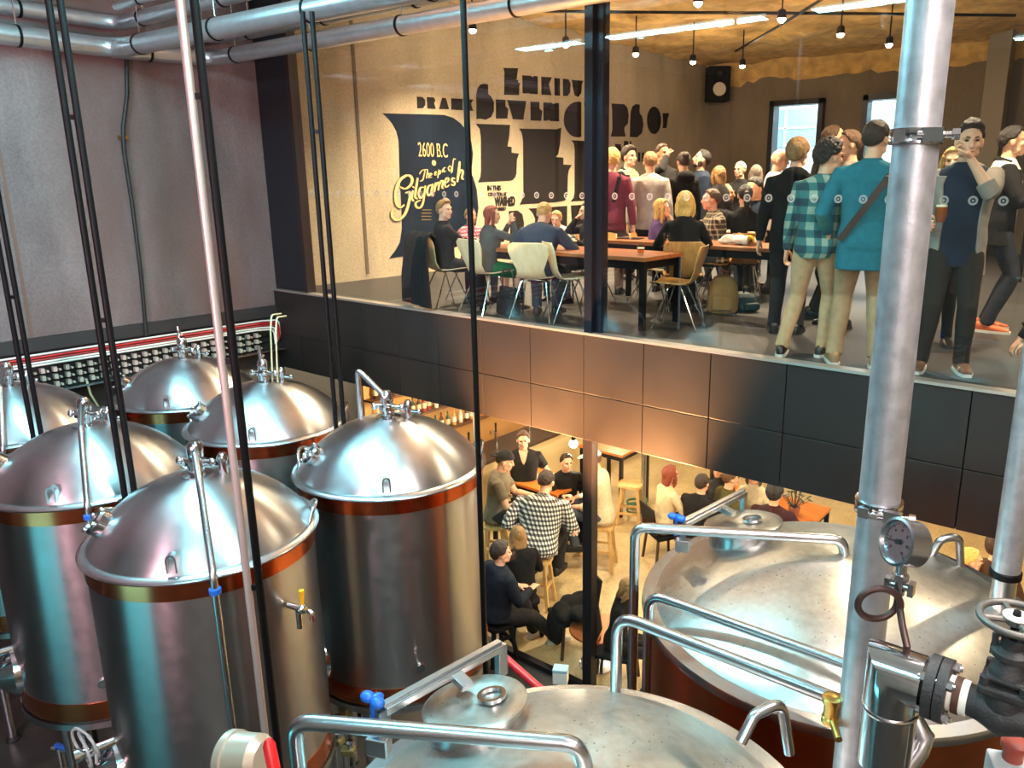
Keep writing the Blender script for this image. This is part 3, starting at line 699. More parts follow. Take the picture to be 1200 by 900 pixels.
for k in range(4):
    a = k*PI/2+.5; hw.tube([(.02*math.cos(a), .02*math.sin(a), hz-.004), (.086*math.cos(a), .086*math.sin(a), hz)], [.009, .008], 8)
hw = hw.lathe([(.026, -.014), (.026, .008), (.001, .008)], 20, (0, 0, hz)).build('handwheel', mat('grey_iron_wheel', (96, 92, 88), .5, .5, bump=.1), vl)
MB().lathe([(.034, .006), (.034, .011), (.012, .012)], 24, (0, 0, hz)).build('tag_disc', WHITE, hw)
MB().cyl((0, 0, hz+.008), (0, 0, hz+.024), .011, 6).build('wheel_nut', BLACKST, hw)
MB().cyl((.12, 0, 0), (.6, 0, 0), .04, 20).build('lagged_pipe', WHITE, vl)
vl.scale = (.74, .74, .70)
# pressure gauge on a pigtail
gc = at_d(1060, 636, D); gn = V((-.55, -.72, .25)).normalized()   # faces left of the viewer
o = empty('pressure_gauge', gc, 0, 'round white pressure gauge on a curled brown pigtail beside the column', 'gauge')
m = align(gn)
MB().lathe([(.001, -.035), (.045, -.035), (.051, -.028), (.051, .01), (.054, .012), (.054, .024), (.048, .026), (.046, .016)], 40, (0, 0, 0), m, cap=True).build('case', SATIN, o, angle=35)
face = MB().lathe([(.047, .0155), (.001, .0156)], 40, (0, 0, 0), m).build('dial', mat('dial_white', (240, 245, 240), .4), o)
def on_dial(u, v, h=.0165): return m @ V((u, v, h))
upd = m.inverted() @ V((0, 0, 1)); ang0 = math.atan2(upd.y, upd.x)-PI/2
def rotd(u, v): return (u*math.cos(ang0)-v*math.sin(ang0), u*math.sin(ang0)+v*math.cos(ang0))
mb = MB()
for k in range(25):
    a = R(225-270*k/24); r0 = .034 if k % 4 == 0 else .0375
    p, q = rotd(r0*math.cos(a), r0*math.sin(a)), rotd(.042*math.cos(a), .042*math.sin(a))
    mb.bar(on_dial(*p), on_dial(*q), .0012, .0006, up=gn)
mb.build('scale_marks', RUBBER, face, smooth=False)
mb = MB(); p, q = rotd(.012, .004), rotd(-.033, -.008)
mb.bar(on_dial(*p, .019), on_dial(*q, .019), .0022, .001, up=gn); mb.lathe([(.006, .018), (.006, .022), (.001, .022)], 16, (0, 0, 0), m); mb.build('needle', RUBBER, face)
# numerals round the dial
def numerals(txts, rad, size, parent, name):
    for a, s_ in txts:
        cu = bpy.data.curves.new(name, 'FONT'); cu.body = s_; cu.size = size; cu.align_x = 'CENTER'; cu.align_y = 'CENTER'; cu.extrude = .0002
        tmp = bpy.data.objects.new('tmp', cu); COL.objects.link(tmp); dg = bpy.context.evaluated_depsgraph_get(); dg.update()
        me = bpy.data.meshes.new_from_object(tmp.evaluated_get(dg)); bpy.data.objects.remove(tmp)
        u, v = rotd(rad*math.cos(R(a)), rad*math.sin(R(a)))
        mm = (m.to_4x4() @ Matrix.Rotation(ang0, 4, 'Z')); mm.translation = on_dial(u, v, .0168); me.transform(mm)
        me.materials.clear(); me.materials.append(RUBBER); me.name = name
        ob = bpy.data.objects.new(name, me); COL.objects.link(ob); setparent(ob, parent)
numerals([(225, '0'), (180, '2'), (135, '4'), (90, '6'), (45, '8'), (0, '10'), (-45, '12')], .027, .009, face, 'numeral')
b = at_d(1062, 690, D)-gc
MB().cyl(V((0, 0, -.05)), V((0, 0, -.075)), .012, 12).lathe([(.018, -.075), (.018, -.09)], 6).cyl(V((0, 0, -.09)), V((0, 0, -.125)), .012, 12).cyl(V((-.03, 0, -.105)), V((.03, 0, -.105)), .009, 10).box((-.025, 0, -.105), (.012, .024, .03)).box((.025, 0, -.105), (.012, .024, .03)).build('gauge_cock', BRASS if False else SATIN, o)
PIG = mat('rusty_pigtail', (64, 42, 38), .45, .4)
base = e0+V((.02, 0, .09))-gc
pts = [V((0, 0, -.12)), V((0, 0, -.17)), V((0, 0, -.22))]
lc = V((-.055, 0, -.185)); rr = .043
pts = [V((0, 0, -.12)), V((-.001, 0, -.14))]
sdir = RT.copy(); sdir.z = 0; sdir.normalize()
for k in range(0, 33):
    a = -.2-2*PI*k/32
    pts.append(sdir*(-.047+.046*math.cos(a))+V((0, 0, -.145+.040*math.sin(a)))+V((-sdir.y, sdir.x, 0))*(-.018*k/32))
pts += [V((base.x*.5, base.y*.5, -.175)), V((base.x, base.y, min(base.z+.02, -.20))), V((base.x, base.y, base.z-.06))]
MB().tube(pts, .008, 10).build('pigtail', PIG, o)
# condensate bend and controller below the elbow
p = [at_d(1072, 845, 1.72), at_d(1084, 862, 1.72), at_d(1078, 878, 1.72), at_d(1050, 915, 1.72), at_d(1030, 950, 1.72)]
tag(MB().tube([at_d(1068, 838, 1.8)]+p, .021, 12).build('drain_pipe', SATIN), 'bent steel drain pipe below the mirror-clad elbow', 'pipe')
c = at_d(1188, 893, 1.6)
o = empty('control_box', c-V((0, 0, .06)), .4, 'small grey control box with red button in the lower right corner', 'box')
MB().box((0, 0, .03), (.09, .07, .06)).build('case', mat('light_grey_plastic', (176, 178, 180), .5), o, bevel=.006, smooth=False)
MB().lathe([(.02, .06), (.02, .085), (.026, .088), (.026, .1), (.016, .105), (.001, .105)], 18, (.0, .01, 0)).build('button', mat('dull_red_button', (140, 60, 48), .5), o)
MB().cyl((0, 0, FB-o.location.z), (0, 0, 0), .015, 10).build('stand_rod', SATIN, o)
# second gauge seen from behind, lower left
c = at_d(286, 888, 1.6)
o = empty('thermometer_gauge', c, 0, 'pale round gauge seen from the side at the bottom edge of the front tank', 'gauge')
m = align(V((-.85, -.35, -.15)).normalized())
MB().lathe([(.001, -.05), (.034, -.05), (.048, -.036), (.05, .018), (.054, .02), (.054, .036), (.049, .038), (.047, .03)], 40, (0, 0, 0), m).build('case', mat('cream_steel', (196, 184, 168), .35, .7), o, angle=35)
MB().lathe([(.047, .0305), (.001, .0306)], 40, (0, 0, 0), m).build('dial', mat('dial_white', (240, 245, 240), .4), o)
MB().cyl(V((0, 0, -.045)), V((0, 0, FB-c.z)), .014, 10).build('stem', SATIN, o)
a, b = at_d(314, 866, 1.35), at_d(326, 925, 1.35)
o = tag(MB().tube([a, a+(b-a)*.12, b], [.006, .011, .011], 10).build('valve_lever', RED), 'red valve lever sticking up beside the pale gauge', 'lever')
MB().cyl(b, V((b.x, b.y, FB)), .012, 10).build('valve_stem', SATIN, o)
# pipework on the floor between the tanks
def low(pts, r, m, label, cat='pipe'): return tag(MB().tube(fillet(pts, .08), r, 10).build('floor_pipe', m), label, cat)
low([(-3.9, 1.0, .55), (-3.6, 3.2, .55), (-3.5, 4.6, .55)], .03, SATIN, 'low steel pipe on the floor right of the front tank')
low([(-5.6, 1.2, .35), (-4.0, 2.9, .3), (-2.4, 4.4, .3)], .035, BLACKST, 'low black pipe slanting across the brewery floor')
for k in range(5):
    a = at_z([405, 395, 408, 392, 412][k], [835, 868, 880, 850, 812][k], .9)
    o = empty('valve_manifold', a, .3*k, ['small brass-lidded valve block below the glass-side tank', 'valve block beside the front tank foot, lowest of the cluster', 'valve block nearest the front kettle', 'valve block tucked against the front tank', 'valve block under the copper foot band'][k], 'valve', 'valve blocks between the tanks')
    MB().box((0, 0, 0), (.1, .07, .05)).build('block', mat('olive_brass', (140, 128, 84), .4, .7), o, bevel=.006, smooth=False)
    MB().lathe([(.02, .02), (.02, .06), (.03, .065), (.03, .08), (.001, .085)], 14, (.02, 0, 0)).build('cap', CHROME, o)
    MB().cyl((-.03, 0, -.9), (-.03, 0, 0), .015, 10).build('riser', SATIN, o)
for k, (px, py, z) in enumerate([(20, 770, .9), (215, 860, .7)]):
    pass
o = empty('hose_clip_valve', at_z(235, 868, .8) if False else at_z(70, 882, .35), .3, 'blue and white valve on the dark floor at lower left', 'valve')
MB().cyl((0, 0, -.3), (0, 0, .05), .03, 12).cyl((-.08, 0, .02), (.1, .02, .02), .025, 12).build('body', CHROME, o)
MB().box((.03, 0, .07), (.12, .04, .03)).build('blue_handle', BLUE, o, bevel=.006, smooth=False)
# ------------------------------------------------------------------ people
def remesh(mb, vox, smooth=4, factor=.5):
    me = mb.mesh('tmp')
    bm = bmesh.new(); bm.from_mesh(me); bmesh.ops.recalc_face_normals(bm, faces=bm.faces); bm.to_mesh(me); bm.free()
    o = bpy.data.objects.new('tmp', me); COL.objects.link(o)
    r = o.modifiers.new('r', 'REMESH'); r.mode = 'VOXEL'; r.voxel_size = vox
    s = o.modifiers.new('s', 'SMOOTH'); s.factor = factor; s.iterations = smooth
    dg = bpy.context.evaluated_depsgraph_get(); dg.update()
    out = bpy.data.meshes.new_from_object(o.evaluated_get(dg))
    bpy.data.objects.remove(o); bpy.data.meshes.remove(me)
    out.polygons.foreach_set('use_smooth', [True]*len(out.polygons))
    return out
def link_mesh(name, me, m, parent):
    me.materials.clear(); me.materials.append(m); me.name = name
    o = bpy.data.objects.new(name, me); COL.objects.link(o); setparent(o, parent); return o
def oval(c, sx, sy, rx, ry, n=20, p=2.3):
    out = []
    for j in range(n):
        a = 2*PI*j/n; ca, sa = math.cos(a), math.sin(a)
        out.append(c+sx*(rx*math.copysign(abs(ca)**(2/p), ca))+sy*(ry*math.copysign(abs(sa)**(2/p), sa)))
    return out
def ik(a, t, l1, l2, hint):
    d = t-a; L = min(d.length, (l1+l2)*.995); 
    if d.length < 1e-5: d = V((0, 0, -1))
    n = d.normalized(); x = (l1*l1-l2*l2+L*L)/(2*L); h = math.sqrt(max(0, l1*l1-x*x))
    u = hint-n*hint.dot(n)
    if u.length < 1e-5: u = V((0, 0, -1))
    return a+n*x+u.normalized()*h, a+n*L
SKIN = {k: mat('skin_'+k, c, .5, noise_amt=.06, noise_scale=30) for k, c in dict(fair=(226, 172, 140), tan=(204, 146, 112), ruddy=(220, 150, 120)).items()}
HAIRC = {k: mat('hair_'+k, c, .55, noise_amt=.35, noise_scale=90, bump=.6, bump_scale=160, stretch=(1, 1, .25)) for k, c in dict(black=(30, 22, 20), dark=(50, 34, 26), brown=(92, 62, 40), light=(146, 108, 66), blond=(222, 176, 96), fair=(198, 152, 84), red=(132, 56, 30), grey=(120, 106, 92), white=(205, 196, 184)).items()}
EYEM = mat('eye_dark', (38, 28, 24), .25); LIPM = mat('lip', (176, 96, 84), .5)
def head_parts(mb, H, f, female=False):
    """H: matrix head-local -> person; f: scale. Local +y is forward"""
    R3 = H.to_3x3()
    def E(c, r): mb.ell(H @ V(c), [x*f for x in r], 16, 10, R3)
    E((0, -.012*f, .022*f), (.076, .096, .094))
    E((0, .022*f, -.025*f), (.062, .070, .085))
    E((0, .06*f, -.088*f), (.030, .026, .026))
    for s in (-1, 1):
        E((.040*s*f, .022*f, -.07*f), (.024, .038, .026))
        E((.036*s*f, .062*f, -.022*f), (.024, .022, .022))
        E((.079*s*f, -.008*f, -.008*f), (.011, .022, .033))
        E((.03*s*f, .078*f, .028*f), (.026, .014, .009))
    mb.tube([H @ V((0, .082*f, .018*f)), H @ V((0, .098*f, -.012*f)), H @ V((0, .106*f, -.028*f)), H @ V((0, .086*f, -.036*f))], [.009*f, .011*f, .014*f, .012*f], 10)
    E((0, .083*f, -.056*f), (.024, .011, .006)); E((0, .081*f, -.068*f), (.021, .011, .007))
def hairline(az):
    pts = [(0, 42), (35, 40), (55, 26), (72, 2), (88, -8), (105, -6), (125, -34), (150, -44), (180, -46)]
    for (a, e), (b, g) in zip(pts, pts[1:]):
        if az <= b: t = (az-a)/(b-a); t = t*t*(3-2*t); return e+(g-e)*t
    return -46
def hair_mesh(style, f, seed):
    """star-shaped cap of hair in head space, sunk below the skin outside the hairline"""
    rnd = random.Random(seed); off = V((rnd.random()*9, rnd.random()*9, 0)); mb = MB()
    n, m = 56, 36
    thick = dict(short=.012, crop=.005, long=.017, bob=.017, pony=.011, bun=.012, curly=.034, mop=.024, quiff=.015, thin=.005, hat=.0).get(style, .012)
    rings = []
    for i in range(1, m):
        el = -90+180*i/m; ring = []
        for j in range(n):
            az = 360*j/n; a = R(az); e = R(el)
            d = V((math.sin(a)*math.cos(e), math.cos(a)*math.cos(e), math.sin(e)))
            z0 = abs((az+180) % 360-180); hl = hairline(z0)
            if style == 'thin': hl += 26*math.exp(-(z0/60)**2) if z0 < 100 else 0
            if style in ('long', 'bob') and 60 < z0 < 130: hl -= 40*(1-abs(z0-95)/35)
            if style in ('long', 'bob') and z0 >= 95: hl = min(hl, -55)
            if style == 'thin' and el > 60: k0 = -.3
            else: k0 = 0
            w = (el-hl)/7; w = max(0, min(1, w+.5)); w = w*w*(3-2*w)
            base = 1/math.sqrt((d.x/.077)**2+(d.y/.098)**2+(d.z/.095)**2)
            t = thick
            if style == 'quiff' and z0 < 60: t += .024*max(0, math.sin(R(el)))
            if style == 'mop': t += .012*max(0, math.sin(R(el)))
            nz = noise.noise(d*(11 if style == 'curly' else 5)+off)*(.016 if style == 'curly' else .006)
            nz += noise.noise(d*(26 if style == 'curly' else 16)+off)*(.010 if style == 'curly' else .003)
            r = base+(t+nz)*w-.016*(1-w)
            ring.append(V((0, -.012, .022))*f+d*r*f)
        rings.append(ring)
    b = len(mb.v); mb.ring_loft(rings, cap=True)
    return mb
def add_long(mb, f, style, rnd):
    if style in ('long', 'bob'):
        L = .34 if style == 'long' else .17
        rings = []
        for i in range(9):
            q = i/8; z = .03-L*q
            w = .088+.014*math.sin(q*2.5); rings.append(oval(V((0, -.045-.03*q, z))*f, V((1, 0, 0)), V((0, 1, 0)), (w-.03*q*q)*f, (.058-.022*q)*f, 20))
        mb.ring_loft(rings)
        for s in (-1, 1):
            mb.tube([V((.072*s, .03, .05))*f, V((.09*s, .02, -.03))*f, V((.088*s, .015, -.1))*f, V((.082*s, .0, -.03-L*.72))*f], [.02*f, .026*f, .026*f, .012*f], 10)
    if style == 'pony':
        mb.tube([V((0, -.105, .04))*f, V((0, -.15, .03))*f, V((0, -.155, -.06))*f, V((.01, -.135, -.17))*f, V((.012, -.125, -.27))*f], [.02*f, .032*f, .034*f, .028*f, .01*f], 10)
    if style == 'bun':
        mb.ell(V((0, -.09, .085))*f, (.045*f, .045*f, .04*f), 14, 10)
def hand(mb, w, dirn, palm, f, curl, thumb_side, point=False):
    """palm + five fingers; dirn: wrist->fingers, palm: palm normal, thumb_side: +1 / -1 along dirn x palm"""
    y = dirn.normalized(); z = (palm-y*palm.dot(y)).normalized(); x = y.cross(z)*thumb_side
    P = lambda a, b, c: w+(x*a+y*b+z*c)*f
    mb.ring_loft([oval(P(0, -.01, 0), x, z, .026*f, .02*f, 12), oval(P(.002, .03, 0), x, z, .036*f, .017*f, 12), oval(P(.0, .07, 0), x, z, .042*f, .015*f, 12), oval(P(-.002, .092, .002), x, z, .039*f, .011*f, 12)])
    for k, (xo, L) in enumerate(((.031, .066), (.0105, .076), (-.0105, .07), (-.031, .054))):
        if point: curl = .02 if k == 0 else .95
        p = P(xo, .083, .0); pts = [p]; a = .12+curl*.45; sp = xo*2.2
        for seg, q in enumerate((.45, .32, .23)):
            dv = (y*math.cos(a)+z*math.sin(a)+x*sp*(1-curl)); p = p+dv*(L*q*f); pts.append(p); a += .25+curl*.95
        mb.tube(pts, [.0095*f, .0088*f, .008*f, .0065*f], 8)
    t0 = P(.026, .02, .006); t1 = P(.056, .045, .014+.012*curl); t2 = P(.066-.012*curl, .075, .022+.022*curl); t3 = P(.066-.03*curl, .098, .026+.03*curl)
    mb.tube([t0, t1, t2, t3], [.016*f, .0125*f, .0105*f, .0075*f], 8)
PEOPLE = 0
def person(label, pos, face, h=1.75, pose='stand', seat=.45, lean=0, side=0, twist=0, head=(0, 0), LH=None, RH=None, curlL=.35, curlR=.35, build=1.0, female=False,
           skin='fair', hair=('short', 'brown'), shirt=None, sleeves='long', bottom=None, skirt=False, shoes=None, hem=-.10, jacket=None, beard=None, vox=.0075,
           legs=None, elbows=(None, None), palmL=None, palmR=None, face_on=True, hood=False, collar=False, cap=None, group=None, rootz=0, vneck=False, feet=True):
    global PEOPLE; PEOPLE += 1
    s = h/1.75; t = empty('person', pos, face-PI/2, label, 'person', group)
    X, Y, Z = V((1, 0, 0)), V((0, 1, 0)), V((0, 0, 1))
    bw = build*(.93 if female else 1)
    hipz = .915*s if pose == 'stand' else (seat+.085*s if pose in ('sit', 'stool') else .36*s)
    hip = V((0, 0, hipz+rootz))
    cl, sl = math.cos(lean), math.sin(lean)
    u = (V((math.sin(side), sl, cl))).normalized()
    tw = Matrix.Rotation(twist, 3, u)
    sx = (tw @ (X-u*X.dot(u)).normalized()); sy = u.cross(sx)
    up = lambda k: hip+u*(k*s)
    # torso stations: height, half width, half depth, forward shift
    if female: ST = [(-.11, .10, .095, 0), (-.05, .168, .118, -.01), (.03, .172, .118, -.012), (.11, .142, .098, 0), (.20, .130, .094, .004), (.29, .148, .122, .018), (.36, .158, .118, .014), (.43, .162, .094, 0), (.485, .125, .075, -.008), (.525, .062, .06, -.004)]
    else: ST = [(-.11, .11, .10, 0), (-.05, .162, .118, -.008), (.03, .165, .114, -.004), (.12, .153, .106, .004), (.22, .160, .110, .004), (.32, .178, .120, .006), (.40, .190, .116, 0), (.455, .188, .102, -.006), (.50, .140, .08, -.012), (.53, .072, .066, -.008)]
    def torso(mb, k0, k1, infl, n=24, stretch=1.0):
        rings = []
        for k, a, b, f in ST:
            if k < k0-.001 or k > k1+.001: continue
            q = up(k)+sy*(f*s)
            if k > .1: ax_, ay_ = sx, sy
            else: ax_, ay_ = X, (X.cross(u)*-1)
            rings.append(oval(q, ax_, ay_ if k <= .1 else sy, a*s*bw+infl, b*s*bw+infl, n))
        return mb.ring_loft(rings)
    neck0 = up(.52); hd = (u*.55+Z*.45).normalized() if lean < .9 else u
    yawm = Matrix.Rotation(head[0], 3, 'Z'); 
    hf = (yawm @ (tw @ Y)).normalized(); hf.z = 0; hf.normalize()
    pit = head[1]; hfwd = hf*math.cos(pit)+Z*math.sin(pit); hup = Z*math.cos(pit)-hf*math.sin(pit); hrt = hfwd.cross(hup)
    neck1 = neck0+hd*(.058*s)+hfwd*(.012*s)
    hs = s*.98 if female else s*1.02
    hc = neck1+hup*(.098*hs)+hfwd*(.018*hs)
    H = Matrix((hrt, hfwd, hup)).transposed().to_4x4(); H.translation = hc
    sh = {}
    for sgn in (-1, 1): sh[sgn] = up(.445)+sx*(sgn*(.158 if female else .178)*s*bw)
    A1, A2 = .285*s, .255*s
    arms = {}
    for sgn, tgt, eh, cu, pl in ((-1, LH, elbows[0], curlL, palmL), (1, RH, elbows[1], curlR, palmR)):
        if tgt is None: tgt = V((sgn*(.275 if not female else .235)*bw, .03+.02*(pose != 'stand'), (.80 if pose == 'stand' else hipz/s+.03)))*s
        else: tgt = V(tgt)*s if pose == 'stand' else V((tgt[0]*s, tgt[1]*s, tgt[2]))
        hint = V(eh) if eh is not None else V((sgn*.5, -.75, -.5))
        e, w = ik(sh[sgn], tgt, A1, A2, hint); arms[sgn] = (e, w, cu, pl)
    leg = {}
    T1, T2 = .43*s, .435*s
    for i, sgn in enumerate((-1, 1)):
        hj = hip+X*(sgn*.088*s)-Z*(.02*s)
        if legs: ft = V(legs[i][:3])*s; kh = V(legs[i][3:6]) if len(legs[i]) > 3 else Y
        elif pose == 'stand': ft = V((sgn*.105*s, -.01, 0)); kh = Y
        elif pose == 'sit': ft = V((sgn*.12*s, .40*s, 0)); kh = V((sgn*.1, .8, .8))
        elif pose == 'stool': ft = V((sgn*.13*s, .30*s, .28)); kh = V((sgn*.15, 1, .6))
        else: ft = V((sgn*.14*s, .1 if sgn > 0 else -.28*s, 0)); kh = V((sgn*.2, 1, .8))
        ank = ft+V((0, 0, .085*s)); k, a = ik(hj, ank, T1, T2, kh); leg[sgn] = (hj, k, a, ft)
    # ---- body: one continuous skin
    mb = MB(); torso(mb, -.2, 1, -.014)
    mb.ring_loft([oval(up(.49), hrt, hfwd, .066*s, .06*s, 16), oval(neck0+hd*.02, hrt, hfwd, .056*s, .058*s, 16), oval(neck1, hrt, hfwd, .054*s, .06*s, 16), oval(neck1+hup*.05*s, hrt, hfwd, .05*s, .056*s, 16)])
    head_parts(mb, H, hs, female)
    fr = .92 if female else 1
    for sgn in (-1, 1):
        e, w, cu, pl = arms[sgn]; S0 = sh[sgn]
        mb.tube([S0-sx*sgn*.03*s, S0, S0.lerp(e, .35), S0.lerp(e, .8), e, e.lerp(w, .25), e.lerp(w, .7), w], [x*s*fr*bw for x in (.05, .056, .05, .041, .04, .042, .032, .027)], 12)
        d = (w-e).normalized()
        p = V(pl) if pl is not None else (X*-sgn if pose == 'stand' else V((0, 0, -1)))
        if abs(p.normalized().dot(d)) > .9: p = V((0, 1, 0))
        pz = (p-d*p.dot(d)).normalized(); 
        # thumb side: forward/up when the arm hangs, inwards when the palm is down
        want = (Y+Z*.6-X*sgn*.5); side_ = 1 if d.cross(pz).dot(want) > 0 else -1
        hand(mb, w, d, pz, s*fr, min(cu, 1), side_, cu > 1)
        hj, k, a, ft = leg[sgn]
        mb.tube([hj, hj.lerp(k, .3), hj.lerp(k, .8), k, k.lerp(a, .3), k.lerp(a, .75), a], [x*s*fr*bw for x in (.08, .082, .058, .052, .054, .038, .036)], 12)
        mb.tube([a, ft+V((0, .01*s, .05*s)), ft+V((0, .12*s, .03*s))], [.036*s, .036*s, .026*s], 10)
    link_mesh('body', remesh(mb, vox, 3), SKIN[skin], t)
    # ---- face
    def hp(c): return H @ (V(c)*hs)
    R3 = H.to_3x3()
    if face_on:
        for sgn in (-1, 1):
            MB().ell(hp((.031*sgn, .083, .008)), (.0135*hs, .0075*hs, .0065*hs), 10, 6, R3).build('eye', EYEM, t)
            MB().tube([hp((.014*sgn, .092, .026)), hp((.032*sgn, .090, .031)), hp((.05*sgn, .078, .026))], [.0035*hs, .0045*hs, .003*hs], 6).build('eyebrow', HAIRC[hair[1] if hair[1] not in ('white',) else 'grey'], t)
        MB().tube([hp((-.022, .088, -.060)), hp((0, .0945, -.062)), hp((.022, .088, -.060))], [.003*hs, .0055*hs, .003*hs], 6).build('mouth', LIPM, t)
    # ---- hair
    if hair[0] != 'bald':
        hm = hair_mesh(hair[0], hs, PEOPLE); add_long(hm, hs, hair[0], random)
        hm.v = [tuple(H @ V(p)) for p in hm.v]
        link_mesh('hair', remesh(hm, .006, 1, .4), HAIRC[hair[1]], t)
    if beard:
        b2 = MB()
        for c, r in (((0, .05, -.082), (.05, .045, .034)), ((-.052, .012, -.06), (.018, .035, .04)), ((.052, .012, -.06), (.018, .035, .04)), ((0, .088, -.049), (.026, .01, .006))): b2.ell(hp(c), [x*hs for x in r], 14, 8, R3)
        link_mesh('beard', remesh(b2, .006, 2), HAIRC[beard], t)
    if cap:
        rings = []
        for i in range(8):
            el = R(12+78*i/7.3) if i < 7 else R(89); rings.append([H @ (V((.090*math.cos(el)*math.cos(2*PI*j/24), -.008+.110*math.cos(el)*math.sin(2*PI*j/24), .022+.112*math.sin(el)))*hs) for j in range(24)])
        mb = MB().ring_loft(rings)
        y = cap[1]
        pr = [(-.075, .06), (.075, .06), (.06, .15), (.03, .172), (-.03, .172), (-.06, .15)]
        mb.prism([(a, b*1) for a, b in pr], lambda a, b, c: H @ (V((a, b*y-.01, .05-.02*max(0, b-.06)*8+c))*hs), .008)
        mb.build('cap', cap[0], t, angle=50)
    # ---- clothes
    g = .013*s
    if shirt:
        mb = MB(); rings = []
        torso(mb, -.2, .535, g+.003)
        k = .516; mb.ring_loft([oval(up(.46)-sy*.008*s, sx, sy, .13*s*bw, .085*s, 20), oval(up(.505)-sy*.008*s, sx, sy, .102*s, .086*s, 20), oval(up(.532)-sy*.006*s, sx, sy, .080*s, .077*s, 20), oval(up(.545)-sy*.006*s, sx, sy, .070*s, .071*s, 20)])
        if hem < -.06:
            q = up(-.02); dn = up(hem-.04) if pose == 'stand' else up(-.06)
            mb.ring_loft([oval(q, X, (X.cross(u)*-1), .18*s*bw, .13*s*bw, 24), oval(dn, X, (X.cross(u)*-1), .183*s*bw, .135*s*bw, 24)])
        for sgn in (-1, 1):
            e, w, cu, pl = arms[sgn]; S0 = sh[sgn]; pts = [S0-sx*sgn*.05*s, S0, S0.lerp(e, .4)]; rr = [.06, .068, .064]
            if sleeves == 'short': pts.append(S0.lerp(e, .68)); rr.append(.066)
            elif sleeves == 'none': pts = pts[:2]; rr = rr[:2]
            else:
                pts += [S0.lerp(e, .85), e, e.lerp(w, .3)]; rr += [.055, .054, .052]
                if sleeves == 'rolled': pts += [e.lerp(w, .45)]; rr += [.052]
                else: pts += [e.lerp(w, .75), e.lerp(w, .97)]; rr += [.043, .037]
            mb.tube(pts, [x*s*fr*bw for x in rr], 14)
        if hood: mb.ell(up(.50)-sy*.09*s, (.12*s, .065*s, .075*s), 16, 10); mb.tube([up(.52)+sx*.09*s+sy*.02*s, up(.51)-sy*.1*s, up(.52)-sx*.09*s+sy*.02*s], [.03*s, .05*s, .03*s], 10)
        me = remesh(mb, .011, 3); link_mesh('hoodie' if hood else 'shirt', me, shirt, t)
        if collar:
            cb = MB(); n = 20
            r0 = oval(up(.512)-sy*.006*s, sx, sy, .078*s, .074*s, n); r1 = oval(up(.55)-sy*.012*s, sx, sy, .066*s, .068*s, n); r2 = oval(up(.505)-sy*.008*s, sx, sy, .092*s, .086*s, n)
            cb.ring_loft([r0, r1, r2], cap=False); cb.build('collar', shirt, t, recalc=False)
    if jacket:  # open-fronted layer: (material, hem, opening half angle, sleeves)
        jm, jh, op, js = jacket
        mb = MB(); n = 26
        ks = [(jh-.05, .175, .13, 0)] + [q for q in ST if q[0] >= -.06 and q[0] < .5]
        out, inn = [], []
        for k, a, b, f in ks:
            q = up(k)+sy*(f*s); ro, ri = [], []
            o_ = op*(1.0 if k < .42 else .8)
            for j in range(n):
                an = PI/2+o_+(2*PI-2*o_)*j/(n-1)
                for lst, inf in ((ro, .030), (ri, .012)):
                    ca, sa = math.cos(an), math.sin(an)
                    lst.append(q+sx*((a*s*bw+inf)*math.copysign(abs(ca)**.87, ca))+sy*((b*s*bw+inf)*math.copysign(abs(sa)**.87, sa)))
            out.append(ro+ri[::-1])
        mb.ring_loft(out)
        mb.tube([up(.5)+sx*.11*s+sy*.03*s, up(.53)+sx*.06*s-sy*.05*s, up(.54)-sy*.08*s, up(.53)-sx*.06*s-sy*.05*s, up(.5)-sx*.11*s+sy*.03*s], [.026*s]*5, 10)
        for sgn in (-1, 1):
            e, w, cu, pl = arms[sgn]; S0 = sh[sgn]
            pts = [S0-sx*sgn*.05*s, S0, S0.lerp(e, .4), S0.lerp(e, .85), e]; rr = [.06, .078, .074, .066, .064]
            if js == 'rolled': pts += [e.lerp(w, .3)]; rr += [.06]
            elif js == 'long': pts += [e.lerp(w, .3), e.lerp(w, .75), e.lerp(w, .97)]; rr += [.06, .052, .046]
            if js != 'none': mb.tube(pts, [x*s*fr*bw for x in rr], 14)
        link_mesh('jacket', remesh(mb, .009, 2), jm, t)
    if bottom:
        mb = MB(); torso(mb, -.2, .05, g*.8)
        for sgn in (-1, 1):
            hj, k, a, ft = leg[sgn]
            if skirt: mb.tube([hj, hj.lerp(k, .5), hj.lerp(k, .95)], [x*s for x in (.11, .105, .095)], 14)
            else: mb.tube([hj+Z*.03*s, hj.lerp(k, .3), hj.lerp(k, .8), k, k.lerp(a, .3), k.lerp(a, .75), a-Z*.02*s], [x*s*fr*bw for x in (.094, .096, .074, .067, .068, .056, .058)], 14)
        link_mesh('skirt' if skirt else 'trousers', remesh(mb, .012, 3), bottom, t)
